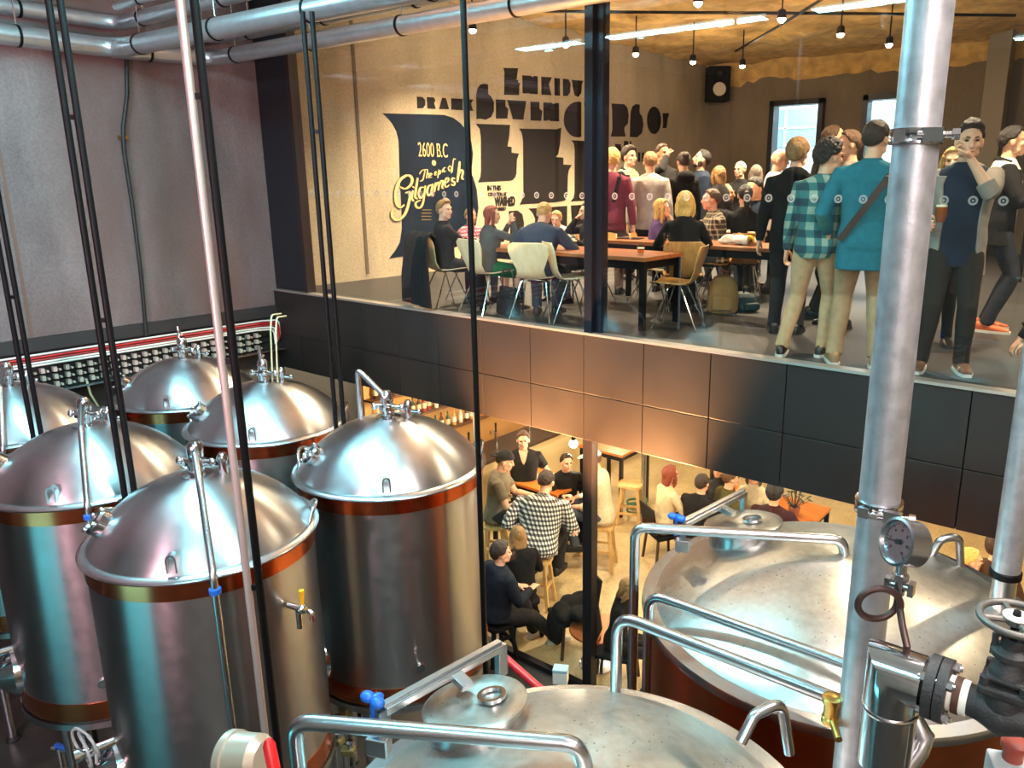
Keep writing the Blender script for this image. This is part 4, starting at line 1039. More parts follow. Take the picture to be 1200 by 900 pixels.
    if feet and shoes:
        for sgn in (-1, 1):
            hj, k, a, ft = leg[sgn]
            dx = V((sgn*.18, 1, 0)).normalized(); px = V((dx.y, -dx.x, 0))
            P = lambda y, z: ft+dx*(y*s)+Z*(z*s)
            sh_ = MB().ring_loft([oval(P(-.085, .04), px, Z, .024*s, .036*s, 14), oval(P(-.06, .048), px, Z, .036*s, .048*s, 14), oval(P(0, .05), px, Z, .041*s, .05*s, 14), oval(P(.07, .036), px, Z, .044*s, .036*s, 14), oval(P(.14, .028), px, Z, .046*s, .027*s, 14), oval(P(.19, .022), px, Z, .03*s, .018*s, 14)]).build('shoe', shoes[0], t, angle=60)
            MB().ring_loft([oval(P(y, 0), px, dx, w_*s, .004, 10) if False else [P(y, z)+px*(x*s) for x, z in ((-w_, .0), (w_, .0), (w_, .022), (-w_, .022))] for y, w_ in ((-.095, .022), (-.06, .042), (.0, .045), (.07, .048), (.15, .048), (.2, .026))]).build('sole', shoes[1], sh_)
    t['_hc'] = tuple(hc)
    return t
def head_height(**k): pass
def place(px, py, depth, face_deg, floor, label, **kw):
    """stand or seat a person so that the centre of the head lies on the photo ray at this depth"""
    P = at_d(px, py, depth); f = R(face_deg)
    h = kw.pop('h', None)
    pose = kw.get('pose', 'stand')
    def model(hh):
        s = hh/1.75; ln = kw.get('lean', 0); u = V((math.sin(kw.get('side', 0)), math.sin(ln), math.cos(ln))).normalized()
        hipz = .915*s if pose == 'stand' else (kw.get('seat', .45)+.085*s if pose in ('sit', 'stool') else .36*s)
        hip = V((0, 0, hipz)); hd = (u*.55+V((0, 0, .45))).normalized() if ln < .9 else u
        tw = Matrix.Rotation(kw.get('twist', 0), 3, u); hd_ = kw.get('head', (0, 0))
        hf = Matrix.Rotation(hd_[0], 3, 'Z') @ (tw @ V((0, 1, 0))); hf.z = 0; hf.normalize(); pit = hd_[1]
        hfwd = hf*math.cos(pit)+V((0, 0, 1))*math.sin(pit); hup = V((0, 0, 1))*math.cos(pit)-hf*math.sin(pit)
        hs = s*(.98 if kw.get('female') else 1.02)
        return hip+u*(.52*s)+hd*(.058*s)+hfwd*(.012*s)+hup*(.098*hs)+hfwd*(.018*hs)
    if h is None:
        lo, hi = 1.3, 2.1
        for _ in range(40):
            m_ = (lo+hi)/2
            if model(m_).z < P.z-floor: lo = m_
            else: hi = m_
        h = lo
    hc = Matrix.Rotation(f-PI/2, 3, 'Z') @ model(h)
    pos = (P.x-hc.x, P.y-hc.y, floor)
    print('PERSON h=%.2f dz=%.2f pos=(%.2f,%.2f) %s' % (h, P.z-floor-hc.z, pos[0], pos[1], label))
    return person(label, pos, f, h=h, **kw)
# ------------------------------------------------------------------ crowd
def dz(px, py, z): d = ray(px, py); return (z-EYE.z)/d.z
C = cloth
BLK, JET, NAVY = C('black_cloth', (30, 28, 30)), C('jet_cloth', (20, 19, 20)), C('navy_cloth', (30, 40, 58))
CHAR, GREYC, OLIVE = C('charcoal_cloth', (52, 50, 50)), C('grey_marl', (128, 122, 112)), C('olive_cloth', (84, 78, 44))
KHAKI, KHAKI2 = C('khaki_cotton', (188, 152, 116)), C('khaki_cotton_dark', (170, 136, 104))
JEANS, DKJEANS = C('blue_denim', (64, 72, 84)), C('black_denim', (38, 36, 38))
TEALS = C('teal_shirt', (36, 106, 122), scale=7); CREAM = C('cream_knit', (216, 196, 158)); WHT = C('white_cotton', (214, 208, 198))
MAROON = C('maroon_knit', (110, 44, 60)); PURPLE = C('purple_cotton', (92, 70, 112)); GREEN = C('green_skirt', (12, 110, 66)); DENIM = C('denim_shirt', (52, 62, 80), scale=8)
PLAIDT = check('teal_plaid', ((150, 166, 150), (58, 112, 112), (34, 66, 78)), .12, 'plaid'); PLAIDB = check('brown_plaid', ((58, 46, 40), (150, 132, 104), (196, 180, 150)), .06, 'plaid', wd=.3)
GING = check('black_white_check', ((228, 224, 214), (110, 108, 108), (22, 22, 26)), .052, 'plaid'); PINKC = check('pink_check', ((232, 196, 200), (196, 96, 112), (150, 50, 70)), .04, 'plaid')
SHB = (mat('black_shoe', (28, 26, 26), .4), mat('white_sole', (214, 210, 204), .5)); SHD = (mat('black_shoe', (28, 26, 26), .4), mat('dark_sole', (30, 28, 28), .6))
SHO = (mat('orange_trainer', (196, 92, 44), .5), mat('white_sole', (214, 210, 204), .5)); SHT = (mat('tan_shoe', (150, 110, 76), .5), mat('white_sole', (214, 210, 204), .5))
FF = FU
# --- standing close behind the upper glass
teal = place(1027, 163, 5.62, 108, FF, 'man seen from behind in a teal shirt with a brown bag strap', hair=('short', 'dark'), shirt=TEALS, sleeves='long', hem=-.17, bottom=KHAKI2, shoes=SHT, collar=True, head=(-.45, 0), LH=(-.26, .12, .95), RH=(.22, .26, 1.15), vox=.006, build=1.06, legs=((-.15, .02, 0), (.14, .0, 0)), face_on=True)
plaid = place(973, 184, 5.98, 96, FF, 'curly-haired man from behind in a teal plaid shirt and khaki trousers', hair=('curly', 'black'), shirt=PLAIDT, sleeves='long', hem=-.06, bottom=KHAKI, shoes=SHB, collar=True, head=(-.75, -.05), LH=(-.27, .10, .85), RH=(.16, .26, 1.12), side=.04, vox=.006, legs=((-.20, -.12, 0), (.10, .02, 0)))
place(935, 181, 6.95, 108, FF, 'fair-haired man from behind in a black hoodie and black jeans', hair=('mop', 'light'), shirt=JET, hood=True, hem=-.12, bottom=DKJEANS, shoes=SHD, head=(-.3, 0), RH=(.2, .24, 1.1), build=1.05)
cupman = place(1136, 166, 5.42, -74, FF, 'man in a grey cardigan and navy top with one hand before his face', hair=('quiff', 'dark'), shirt=NAVY, sleeves='short', hem=-.12, bottom=C('dark_brown_jeans', (44, 38, 34)), shoes=(mat('brown_boot', (110, 72, 52), .5), mat('white_sole', (214, 210, 204), .5)), jacket=(C('grey_cardigan', (140, 130, 122)), -.17, .62, 'rolled'), LH=(.0, .28, 1.475), RH=(.24, .20, 1.06), elbows=((-.55, .3, -1), None), curlL=1.5, curlR=.75, palmL=(1, .3, 0), palmR=(-1, .2, .0), vox=.005, legs=((-.12, 0, 0), (.15, .03, 0)), head=(.1, -.05))
place(1117, 188, 6.4, -80, FF, 'blond woman half hidden behind the man with the raised hand', h=1.70, female=True, hair=('long', 'fair'), shirt=CHAR, bottom=BLK, shoes=SHD)
place(1188, 166, 7.0, 12, FF, 'dark-haired man in profile at the right edge in a black waistcoat over a white shirt', hair=('short', 'black'), shirt=WHT, sleeves='long', hem=-.02, bottom=C('blue_black_jeans', (40, 42, 50)), shoes=SHO, collar=True, jacket=(BLK, -.12, .55, 'long'), RH=(.16, .34, 1.16), LH=(-.14, .36, 1.14), curlL=.7, curlR=.7, face_on=True)
person('person crouching in dark clothes at the right end of the upper glass', (-.27, 6.42, FF), R(196), h=1.74, pose='kneel', lean=.55, hair=('short', 'dark'), shirt=JET, bottom=C('brown_black_cord', (44, 34, 30)), shoes=(mat('black_shoe', (28, 26, 26), .4), mat('white_sole', (214, 210, 204), .5)), LH=(-.15, .45, .3), RH=(.15, .5, .2))
place(977, 164, 7.7, 25, FF, 'tall balding man whose head shows above the curly-haired man', hair=('thin', 'brown'), shirt=CHAR, bottom=DKJEANS, shoes=SHD, head=(.0, -.15))
place(994, 170, 7.2, 215, FF, 'brown-haired man facing left between the curly man and teal shirt', hair=('short', 'brown'), shirt=GREYC, bottom=DKJEANS, shoes=SHD)
place(914, 188, 9.5, 20, FF, 'bald man in a white T-shirt before the first back window', hair=('bald', 'brown'), shirt=WHT, sleeves='short', bottom=DKJEANS, shoes=SHD, head=(-.1, -.1))
place(886, 203, 11.4, 120, FF, 'woman from behind with long grey-brown hair', female=True, hair=('long', 'grey'), shirt=CHAR, bottom=BLK, shoes=SHD)
place(867, 199, 11.6, 262, FF, 'white-haired woman in a black top standing in the crowd', female=True, hair=('short', 'white'), shirt=BLK, bottom=BLK, shoes=SHD, RH=(.1, .25, 1.2))
place(842, 205, 10.2, 150, FF, 'woman with streaked blond hair from behind, next to the bearded man', female=True, hair=('bob', 'light'), shirt=CHAR, bottom=BLK, shoes=SHD)
place(822, 187, 10.6, 222, FF, 'bearded man in a dark jacket tilting his head back towards the left', hair=('short', 'black'), beard='dark', shirt=NAVY, bottom=DKJEANS, shoes=SHD, head=(0, .3))
place(801, 190, 9.9, 138, FF, 'person from behind with dark tied hair and a black hooded jacket', female=True, hair=('bun', 'dark'), shirt=JET, hood=True, bottom=BLK, shoes=SHD)
place(777, 180, 11.4, -25, FF, 'man holding his hand to his mouth beside the painted wall', hair=('short', 'brown'), shirt=CHAR, bottom=DKJEANS, shoes=SHD, RH=(.04, .17, 1.56), elbows=(None, (.7, .5, -.8)), curlR=.8)
place(762, 190, 9.8, 116, FF, 'man from behind in a pale grey jumper', hair=('short', 'light'), shirt=C('pale_grey_jumper', (176, 170, 162)), bottom=BLK, shoes=SHD, head=(.25, 0))
place(738, 184, 11.0, 0, FF, 'smiling dark-haired man in a dark jacket over a beige top', hair=('mop', 'dark'), shirt=C('beige_tee', (190, 164, 128)), sleeves='short', jacket=(BLK, -.12, .6, 'long'), bottom=DKJEANS, shoes=SHD, head=(-.2, 0))
maroon = place(717, 188, 9.5, 118, FF, 'blond person from behind in a maroon top with black straps', hair=('mop', 'blond'), shirt=MAROON, bottom=C('taupe_trousers', (92, 76, 70)), shoes=SHD)
# bag straps
for who, y0 in ((teal, 0),):
    mb = MB(); pts = []
    for k in range(22):
        q = k/21; x = .15-.33*q; z = 1.47-.50*q; yy = -.135-.03*math.sin(q*PI)
        pts.append((x, yy if q > .08 else -.06, z+(.03 if q <= .08 else 0)))
    for a, b in zip(pts, pts[1:]): mb.bar(a, V(b)+(V(b)-V(a))*.15, .05, .008, up=(0, -1, 0))
    mb.build('bag_strap', mat('brown_strap', (62, 42, 36), .7), teal)
mb = MB()
for sx_ in (-1, 1):
    pts = [(.10*sx_, -.02, 1.50), (.11*sx_, -.11, 1.44), (.08*sx_, -.145, 1.30), (.05*sx_, -.15, 1.16)]
    for a, b in zip(pts, pts[1:]): mb.bar(a, V(b)+(V(b)-V(a))*.1, .045, .012, up=(0, -1, 0))
mb.build('strap', JET, maroon)
# --- seated at the long table by the glass
S1 = .43
place(521, 246, 8.55, 72, FF, 'man in a black sweater seated at left in profile before the painted script', pose='sit', seat=S1, hair=('quiff', 'light'), shirt=BLK, bottom=DKJEANS, shoes=SHD, RH=(.16, .40, .74), LH=(-.12, .42, .74), head=(-.8, 0), twist=-.3)
place(552, 258, 9.1, -5, FF, 'person in a pink checked shirt half hidden by the single black post', pose='sit', seat=S1, hair=('short', 'light'), skin='ruddy', shirt=PINKC, bottom=JEANS, shoes=SHD, RH=(.15, .4, .75), LH=(-.15, .4, .75))
place(577, 252, 8.3, 80, FF, 'red-haired woman in a grey cardigan and green skirt', pose='sit', seat=S1, female=True, hair=('bob', 'red'), shirt=C('grey_cardigan_dark', (74, 76, 76)), bottom=GREEN, skirt=True, shoes=SHD, RH=(.22, .28, .98), LH=(.04, .36, .95), lean=.14, head=(-.75, 0), elbows=((-.3, .2, -1), (.4, .2, -1)), curlL=.8, curlR=.8)
place(638, 250, 8.1, 112, FF, 'close-cropped man in a denim blue shirt bent over the table, seen from behind', pose='sit', seat=S1, hair=('crop', 'fair'), shirt=DENIM, bottom=JEANS, shoes=SHD, lean=.5, head=(-.1, -.35), RH=(.28, .52, .76), LH=(-.25, .52, .76), build=1.08, face_on=True)
place(652, 258, 9.2, -70, FF, 'person in a pale shirt across the table from the denim shirt', pose='sit', seat=S1, hair=('short', 'fair'), shirt=WHT, bottom=JEANS, shoes=SHD, lean=.35, head=(0, -.3), RH=(.2, .4, .76), LH=(-.2, .4, .76))
place(687, 248, 9.0, 232, FF, 'person with a hand at the mouth, cut by the dark mullion', pose='sit', seat=S1, hair=('short', 'dark'), shirt=BLK, bottom=JEANS, shoes=SHD, RH=(.06, .20, .98), LH=(-.15, .4, .75), elbows=(None, (.5, .3, -1)), curlR=.8, lean=.1)
# --- seated at the second table
place(776, 244, 9.0, 22, FF, 'young blond woman in a purple top resting her cheek on her hand', pose='sit', seat=S1, female=True, hair=('long', 'fair'), shirt=PURPLE, sleeves='short', bottom=JEANS, shoes=SHD, lean=.15, LH=(-.05, .20, 1.0), RH=(.12, .38, .78), elbows=((-.2, .6, -1), None), curlL=.7)
place(803, 238, 8.0, 122, FF, 'blond woman in a black jacket seen from behind at the second table', pose='sit', seat=S1, female=True, hair=('bob', 'blond'), shirt=JET, bottom=BLK, shoes=SHD, lean=.1, RH=(.2, .42, .78), LH=(-.2, .42, .78), head=(-.2, 0), build=1.05)
place(833, 234, 9.1, 215, FF, 'smiling man in a brown plaid shirt leaning on the second table', pose='sit', seat=S1, hair=('short', 'brown'), skin='ruddy', shirt=PLAIDB, sleeves='rolled', bottom=JEANS, shoes=SHD, lean=.12, LH=(.0, .38, .78), RH=(-.1, .45, .78), collar=True, build=1.08)
place(851, 227, 10.3, 15, FF, 'bearded man turned away to the right behind the plaid shirt', pose='sit', seat=S1, hair=('thin', 'fair'), beard='brown', skin='tan', shirt=BLK, bottom=JEANS, shoes=SHD)
place(873, 229, 9.3, 124, FF, 'woman from behind with a dark ponytail and a wide-necked black top', pose='sit', seat=S1, female=True, hair=('pony', 'black'), shirt=JET, sleeves='short', bottom=BLK, shoes=SHD, lean=.08, RH=(.2, .42, .78), LH=(-.2, .42, .78))
place(884, 221, 10.1, 250, FF, 'dark-haired man in a navy sweater facing the ponytailed woman', pose='sit', seat=S1, hair=('short', 'black'), skin='fair', shirt=NAVY, bottom=JEANS, shoes=SHD, lean=.1, head=(0, -.2), RH=(.2, .4, .78), LH=(-.1, .42, .78))
# --- lower bar
def low_place(px, py, z, face, label, **k): return place(px, py, dz(px, py, z), face, FB, label, **k)
vman = low_place(613, 516, 1.45, -48, 'smiling man in a black V-neck top standing behind the bar table', hair=('quiff', 'brown'), shirt=JET, sleeves='short', hem=-.1, bottom=DKJEANS, shoes=SHD, RH=(.22, .34, 1.0), LH=(-.3, .16, .98), curlL=.6, build=1.08, vox=.006)
vs_ = vman['_hc'][2]/1.66
mb = MB(); A_ = [(-.066, .062, 1.515), (.066, .062, 1.515), (.028, .138, 1.385), (0, .150, 1.335), (-.028, .138, 1.385)]
mb.v = [tuple(V(p)*vs_+V((0, .040, .01))) for p in A_]+[tuple(V(p)*vs_-V((0, .03, 0))) for p in A_]
mb.f = [(0, 1, 2, 3, 4), (9, 8, 7, 6, 5)]+[(i, (i+1) % 5, 5+(i+1) % 5, 5+i) for i in range(5)]
mb.build('neckline', SKIN['fair'], vman, smooth=False)
SK = .70
low_place(592, 540, 1.36, 35, 'man in a black backwards cap and grey T-shirt at the bar table', pose='stool', seat=SK, hair=('crop', 'dark'), cap=(BLK, -1), shirt=C('olive_grey_tee', (112, 104, 88)), sleeves='short', bottom=DKJEANS, shoes=SHD, lean=.15, RH=(.18, .42, 1.04), LH=(-.05, .46, 1.04), head=(.0, -.25))
low_place(640, 560, 1.36, 112, 'man from behind in a black and white checked shirt on a bar stool', pose='stool', seat=SK, hair=('short', 'dark'), shirt=GING, sleeves='rolled', hem=-.14, bottom=DKJEANS, shoes=SHD, lean=.5, head=(0, -.5), LH=(-.2, .2, .9), RH=(.24, .40, 1.03), build=1.25, collar=True, face_on=False)
low_place(694, 538, 1.38, 205, 'person in pale top and white cap on a stool behind the lower mullion', pose='stool', seat=SK, hair=('crop', 'brown'), cap=(WHT, 1), shirt=C('pale_linen', (202, 188, 158)), sleeves='rolled', bottom=JEANS, shoes=SHD, lean=.15, LH=(-.12, .34, .92), RH=(.12, .36, .94), head=(0, -.2), curlL=.7, curlR=.7)
low_place(664, 542, 1.22, -30, 'person in dark clothes behind the bar table, next to the bare bulb', pose='stool', seat=.66, hair=('short', 'dark'), shirt=JET, bottom=DKJEANS, shoes=SHD, lean=.1, LH=(-.1, .4, 1.04), RH=(.15, .35, 1.04))
low_place(588, 648, 1.06, 72, 'dark-haired person from behind in a navy coat, close to the lower glass', pose='sit', seat=.5, hair=('mop', 'dark'), shirt=C('navy_coat', (26, 30, 40)), hood=True, bottom=DKJEANS, shoes=(mat('white_shoe', (216, 210, 202), .5), mat('white_sole', (214, 210, 204), .5)), RH=(.16, .36, .80), LH=(-.12, .36, .72), lean=.1, head=(-.3, 0), build=1.2, legs=((-.12, .55, 0, -.1, .8, .8), (.14, .68, 0, .1, .8, .8)))
low_place(607, 628, 1.0, 150, 'fair-haired person from behind in black, next to the navy coat', pose='sit', seat=.5, hair=('bob', 'light'), shirt=JET, bottom=DKJEANS, shoes=SHD, RH=(.2, .35, .72), LH=(-.2, .35, .72), lean=.15, head=(0, -.2))
low_place(737, 690, .95, 20, 'fair-haired woman in a black coat looking down, behind the kettle rails', pose='sit', seat=.46, female=True, hair=('bob', 'light'), shirt=JET, bottom=DKJEANS, shoes=SHD, lean=.15, head=(-.2, -.35), RH=(.15, .36, .62), LH=(-.15, .36, .62))
low_place(786, 556, 1.08, 60, 'red-haired woman in a cream jumper at the far right table', pose='sit', seat=.46, female=True, hair=('bob', 'red'), shirt=CREAM, bottom=JEANS, shoes=SHD, lean=.1, RH=(.2, .4, .78), LH=(-.2, .4, .78), build=1.06)
low_place(823, 566, 1.06, 92, 'person from behind in a black sweater beside the cream jumper', pose='sit', seat=.46, hair=('short', 'dark'), shirt=BLK, bottom=DKJEANS, shoes=SHD, lean=.2, RH=(.2, .4, .78), LH=(-.2, .4, .78), build=1.08)
low_place(857, 560, 1.10, 50, 'person in an olive shirt between black sweater and maroon top', pose='sit', seat=.46, hair=('short', 'brown'), shirt=OLIVE, bottom=DKJEANS, shoes=SHD, lean=.15, RH=(.2, .4, .78), LH=(-.2, .4, .78))
low_place(908, 578, 1.10, 98, 'dark-haired person from behind in a maroon top by the potted plant', pose='sit', seat=.46, hair=('mop', 'black'), shirt=C('dark_maroon', (58, 26, 30)), bottom=DKJEANS, shoes=SHD, lean=.1, RH=(.25, .4, .78), LH=(-.2, .4, .78), build=1.08)
low_place(842, 548, 1.08, -70, 'person in a white-spotted black blouse across the right table', pose='sit', seat=.46, female=True, hair=('long', 'dark'), shirt=mat('spotted_blouse', (30, 28, 30), .8), bottom=DKJEANS, shoes=SHD, RH=(.2, .4, .78), LH=(-.2, .4, .78))
low_place(884, 556, 1.08, -80, 'person in a pale patterned top across the right table', pose='sit', seat=.46, female=True, hair=('bob', 'brown'), shirt=C('pale_pattern', (196, 180, 150)), bottom=DKJEANS, shoes=SHD, RH=(.2, .4, .78), LH=(-.2, .4, .78))
low_place(1138, 656, 1.08, 30, 'blond person in profile seen through the kettle handle', pose='sit', seat=.46, hair=('short', 'blond'), shirt=C('cinnamon_knit', (128, 92, 60)), bottom=DKJEANS, shoes=SHD, RH=(.2, .4, .75), LH=(-.2, .4, .75))
low_place(1172, 632, 1.25, 60, 'person in dark brown clothes beside the vent stack', pose='sit', seat=.46, hair=('mop', 'dark'), shirt=C('dark_brown_knit', (64, 46, 34)), bottom=DKJEANS, shoes=SHD, lean=.2, RH=(.2, .4, .75), LH=(-.2, .4, .75), build=1.1)
# ------------------------------------------------------------------ furniture
def shell_chair(shell, leg, label, group=None):
    o = empty('shell_chair', (0, 0, 0), 0, label, 'chair', group)
    # one bent ply shell: profile (y, z, half width)
    prof = [(.235, .425, .17), (.22, .44, .195), (.10, .437, .205), (-.04, .425, .20), (-.12, .43, .175), (-.165, .465, .15), (-.195, .53, .145), (-.22, .62, .185), (-.245, .71, .215), (-.26, .765, .21), (-.268, .80, .165)]
    mb = MB(); th = .011; rows = []
    n = 9
    for i, (y, z, w) in enumerate(prof):
        a = prof[max(i-1, 0)]; b = prof[min(i+1, len(prof)-1)]; t = V((0, b[0]-a[0], b[1]-a[1])).normalized(); nr = V((0, -t.z, t.y))
        if nr.z < 0 and i < 5: nr = -nr
        top, bot = [], []
        for j in range(n):
            q = -1+2*j/(n-1); dish = .018*(q*q) if i < 5 else .02*(q*q)
            p = V((w*q, y, z))+(V((0, 0, dish)) if i < 5 else V((0, dish, 0)))
            top.append(p+nr*th/2); bot.append(p-nr*th/2)
        rows.append(top+bot[::-1])
    mb.ring_loft(rows); mb.build('shell', shell, o, angle=60)
    for sx in (-1, 1):
        for y0, y1 in ((.06, .20), (-.06, -.24)):
            pts = fillet([(0, y0*.6, .415), (.13*sx, y0, .405), (.22*sx, y1, .0)], .05)
            MB().tube(pts, .0085, 8).build('leg', leg, o)
    return o
cream = shell_chair(BIRCH, CHROME, 'cream shell chair turned to the right by the glass, in front of the denim shirt', 'shell chairs in the upper room')
p = at_z(668, 374, FU); cream.location = (p.x, max(p.y, 6.02), FU); cream.rotation_euler = (0, 0, R(55)-PI/2)
oak = shell_chair(OAK, CHROME, 'oak shell chair at the end of the front table, seen from the side', 'shell chairs in the upper room')
p = at_z(793, 383, FU); oak.location = (p.x, p.y, FU); oak.rotation_euler = (0, 0, R(196)-PI/2)
p = at_z(783, 362, FU); copy_to(cream, (p.x, p.y, FU), R(165)-PI/2, 'cream shell chair behind the oak chair, empty, at the front table corner')
def under(person_label, proto, label):
    for o in list(COL.objects):
        if o.get('label') == person_label and o.get('category') == 'person':
            return copy_to(proto, (o.location.x, o.location.y, o.location.z), o.rotation_euler.z, label)
L_ = lambda s: [o['label'] for o in COL.objects if o.get('category') == 'person' and s in o['label']][0]
under(L_('bent over the table'), cream, 'cream shell chair carrying the man in the denim shirt')
under(L_('green skirt'), cream, 'cream shell chair carrying the red-haired woman')
under(L_('young blond woman'), oak, 'oak shell chair carrying the woman in purple')
under(L_('blond woman in a black jacket'), oak, 'oak shell chair carrying the blond woman in the black jacket')
under(L_('brown plaid'), oak, 'oak shell chair carrying the man in brown plaid')
under(L_('dark ponytail'), oak, 'oak shell chair with a yellow back behind the ponytailed woman')
under(L_('pink checked'), cream, 'cream shell chair carrying the person in pink check')
under(L_('person in a pale shirt across'), oak, 'oak shell chair of the person in the pale shirt')
under(L_('hand at the mouth, cut'), oak, 'oak shell chair of the person cut by the mullion')
under(L_('bearded man turned'), oak, 'oak shell chair of the bearded man')
under(L_('navy sweater facing'), oak, 'oak shell chair of the man in the navy sweater')
c1 = under(L_('black sweater seated'), cream, 'cream shell chair hung with a black coat, under the man in the black sweater')
# black coat over that chair
m = c1.matrix_basis.copy(); rz = c1.rotation_euler.z
o = MB(); rows = []
for i, (y, z, w) in enumerate([(-.20, .62, .22), (-.21, .80, .25), (-.26, .84, .27), (-.315, .80, .29), (-.35, .6, .32), (-.37, .35, .36), (-.36, .06, .38)]):
    rows.append([V((w*q, y+.012*math.sin(q*9+i), z)) for q in [-1+2*j/14 for j in range(15)]])
front = [r for r in rows]; back = [[p+V((0, -.02, 0)) if i > 2 else p+V((0, 0, .02)) for p in r] for i, r in enumerate(rows)]
o.ring_loft([f+b[::-1] for f, b in zip(front, back)])
co = o.build('black_coat', JET, None, loc=c1.location, rz=rz, angle=70); tag(co, 'black coat hanging over the chair back of the man in the black sweater', 'coat')
def table(name, x0, x1, y0, y1, z0, h, top, legm, label, th=.04, lw=.055, apron=True, group=None):
    o = empty(name, ((x0+x1)/2, (y0+y1)/2, z0), 0, label, 'table', group); dx, dy = (x1-x0)/2, (y1-y0)/2
    MB().box((0, 0, h-th/2), (2*dx, 2*dy, th)).build('tabletop', top, o, bevel=.004, smooth=False)
    if apron: MB().box((0, dy-.05, h-th-.04), (2*dx-.1, .02, .08)).box((0, -dy+.05, h-th-.04), (2*dx-.1, .02, .08)).box((dx-.05, 0, h-th-.04), (.02, 2*dy-.1, .08)).box((-dx+.05, 0, h-th-.04), (.02, 2*dy-.1, .08)).build('apron', legm, o, smooth=False)
    for sx in (-1, 1):
        for sy in (-1, 1): MB().box((sx*(dx-.04), sy*(dy-.04), (h-th)/2), (lw, lw, h-th)).build('leg', legm, o, bevel=.004, smooth=False)
    return o
c = at_z(752, 388, FU)
TX1, TY0 = c.x+.03, c.y-.02
t1 = table('long_table', -6.05, TX1, TY0, TY0+.72, FU, .70, TIMBER, BLACKST, 'long timber-topped table beside the glass with black steel legs')
TOP1 = FU+.70
c = at_z(908, 288, FU+.74)
t2 = table('long_table', -5.35, -3.08, 7.42, 8.12, FU, .735, TIMBER, BLACKST, 'second timber table behind, where the plaid shirt leans')
TOP2 = FU+.735
t3 = copy_to(t2, (-3.5, 10.2, FU), 0, 'third timber table, half hidden behind the ponytailed woman'); t3.scale = (.7, .8, 1)
# glasses
AMBER = glassmat('amber_beer', (.95, .55, .10)); PALEB = glassmat('pale_beer', (.98, .78, .25)); DARKB = glassmat('dark_beer', (.35, .12, .03)); TUMBLER = glassmat('tumbler_glass', (.96, .97, .96)); FROTH = mat('beer_froth', (236, 222, 190), .8)
def glass(p, label, h=.13, r=.036, fill=.6, beer=None, group=None, froth=True):
    o = empty('beer_glass', p, 0, label, 'glass', group)
    MB().lathe([(.001, .0), (r*.78, 0), (r*.8, .012), (r, h), (r-.003, h), (r*.77, .016), (.001, .015)], 20, cap=False).build('tumbler', TUMBLER, o)
    if fill:
        MB().lathe([(.001, .017), (r*.76, .018), (r*.8+(r*.17)*fill, .018+(h-.02)*fill), (.001, .018+(h-.02)*fill)], 20, cap=False).build('beer', beer or AMBER, o)
        if froth: z = .018+(h-.02)*fill; MB().lathe([(.001, z), (r*.8+(r*.17)*fill, z), (r*.8+(r*.18)*fill, z+.012), (.001, z+.013)], 20, cap=False).build('froth', FROTH, o)
    return o
p = at_z(753, 299, TOP1); glass((p.x-.04, p.y+.03, TOP1), 'short glass with a little amber beer on the front table corner', .11, .04, .45)
p = at_z(781, 295, TOP1); glass((min(p.x, TX1-.06), p.y, TOP1), 'tall empty glass on the front table near the oak chair', .19, .034, 0)
p = at_y(880, 281, 7.6); glass((max(-5.2, min(p.x, -3.16)), max(7.5, min(p.y, 8.0)), TOP2), 'glass of cloudy yellow beer on the second table near the black hoodie', .15, .042, .9, PALEB)
glass((-5.0, TY0+.4, TOP1), 'half-full beer glass in front of the denim shirt', .14, .036, .5)
glass((-5.6, TY0+.35, TOP1), 'beer glass in front of the red-haired woman', .14, .036, .6)
# glass in the cup man's hand
hand_p = at_d(1102, 256, 5.33)
cup = empty('beer_glass', hand_p-V((0, 0, .09)), 0, 'stemmed glass of amber beer held by the man with a raised hand', 'glass')
MB().lathe([(.001, 0), (.034, 0), (.034, .005), (.006, .012), (.006, .035), (.03, .06), (.043, .11), (.038, .185), (.035, .185), (.040, .11), (.026, .063), (.001, .06)], 24, cap=False).build('goblet', TUMBLER, cup)
MB().lathe([(.001, .062), (.026, .065), (.0395, .11), (.0365, .168), (.001, .168)], 24, cap=False).build('beer', mat('amber_ale', (150, 70, 16), .2), cup)
MB().lathe([(.001, .168), (.0365, .168), (.036, .182), (.001, .183)], 24, cap=False).build('froth', FROTH, cup)
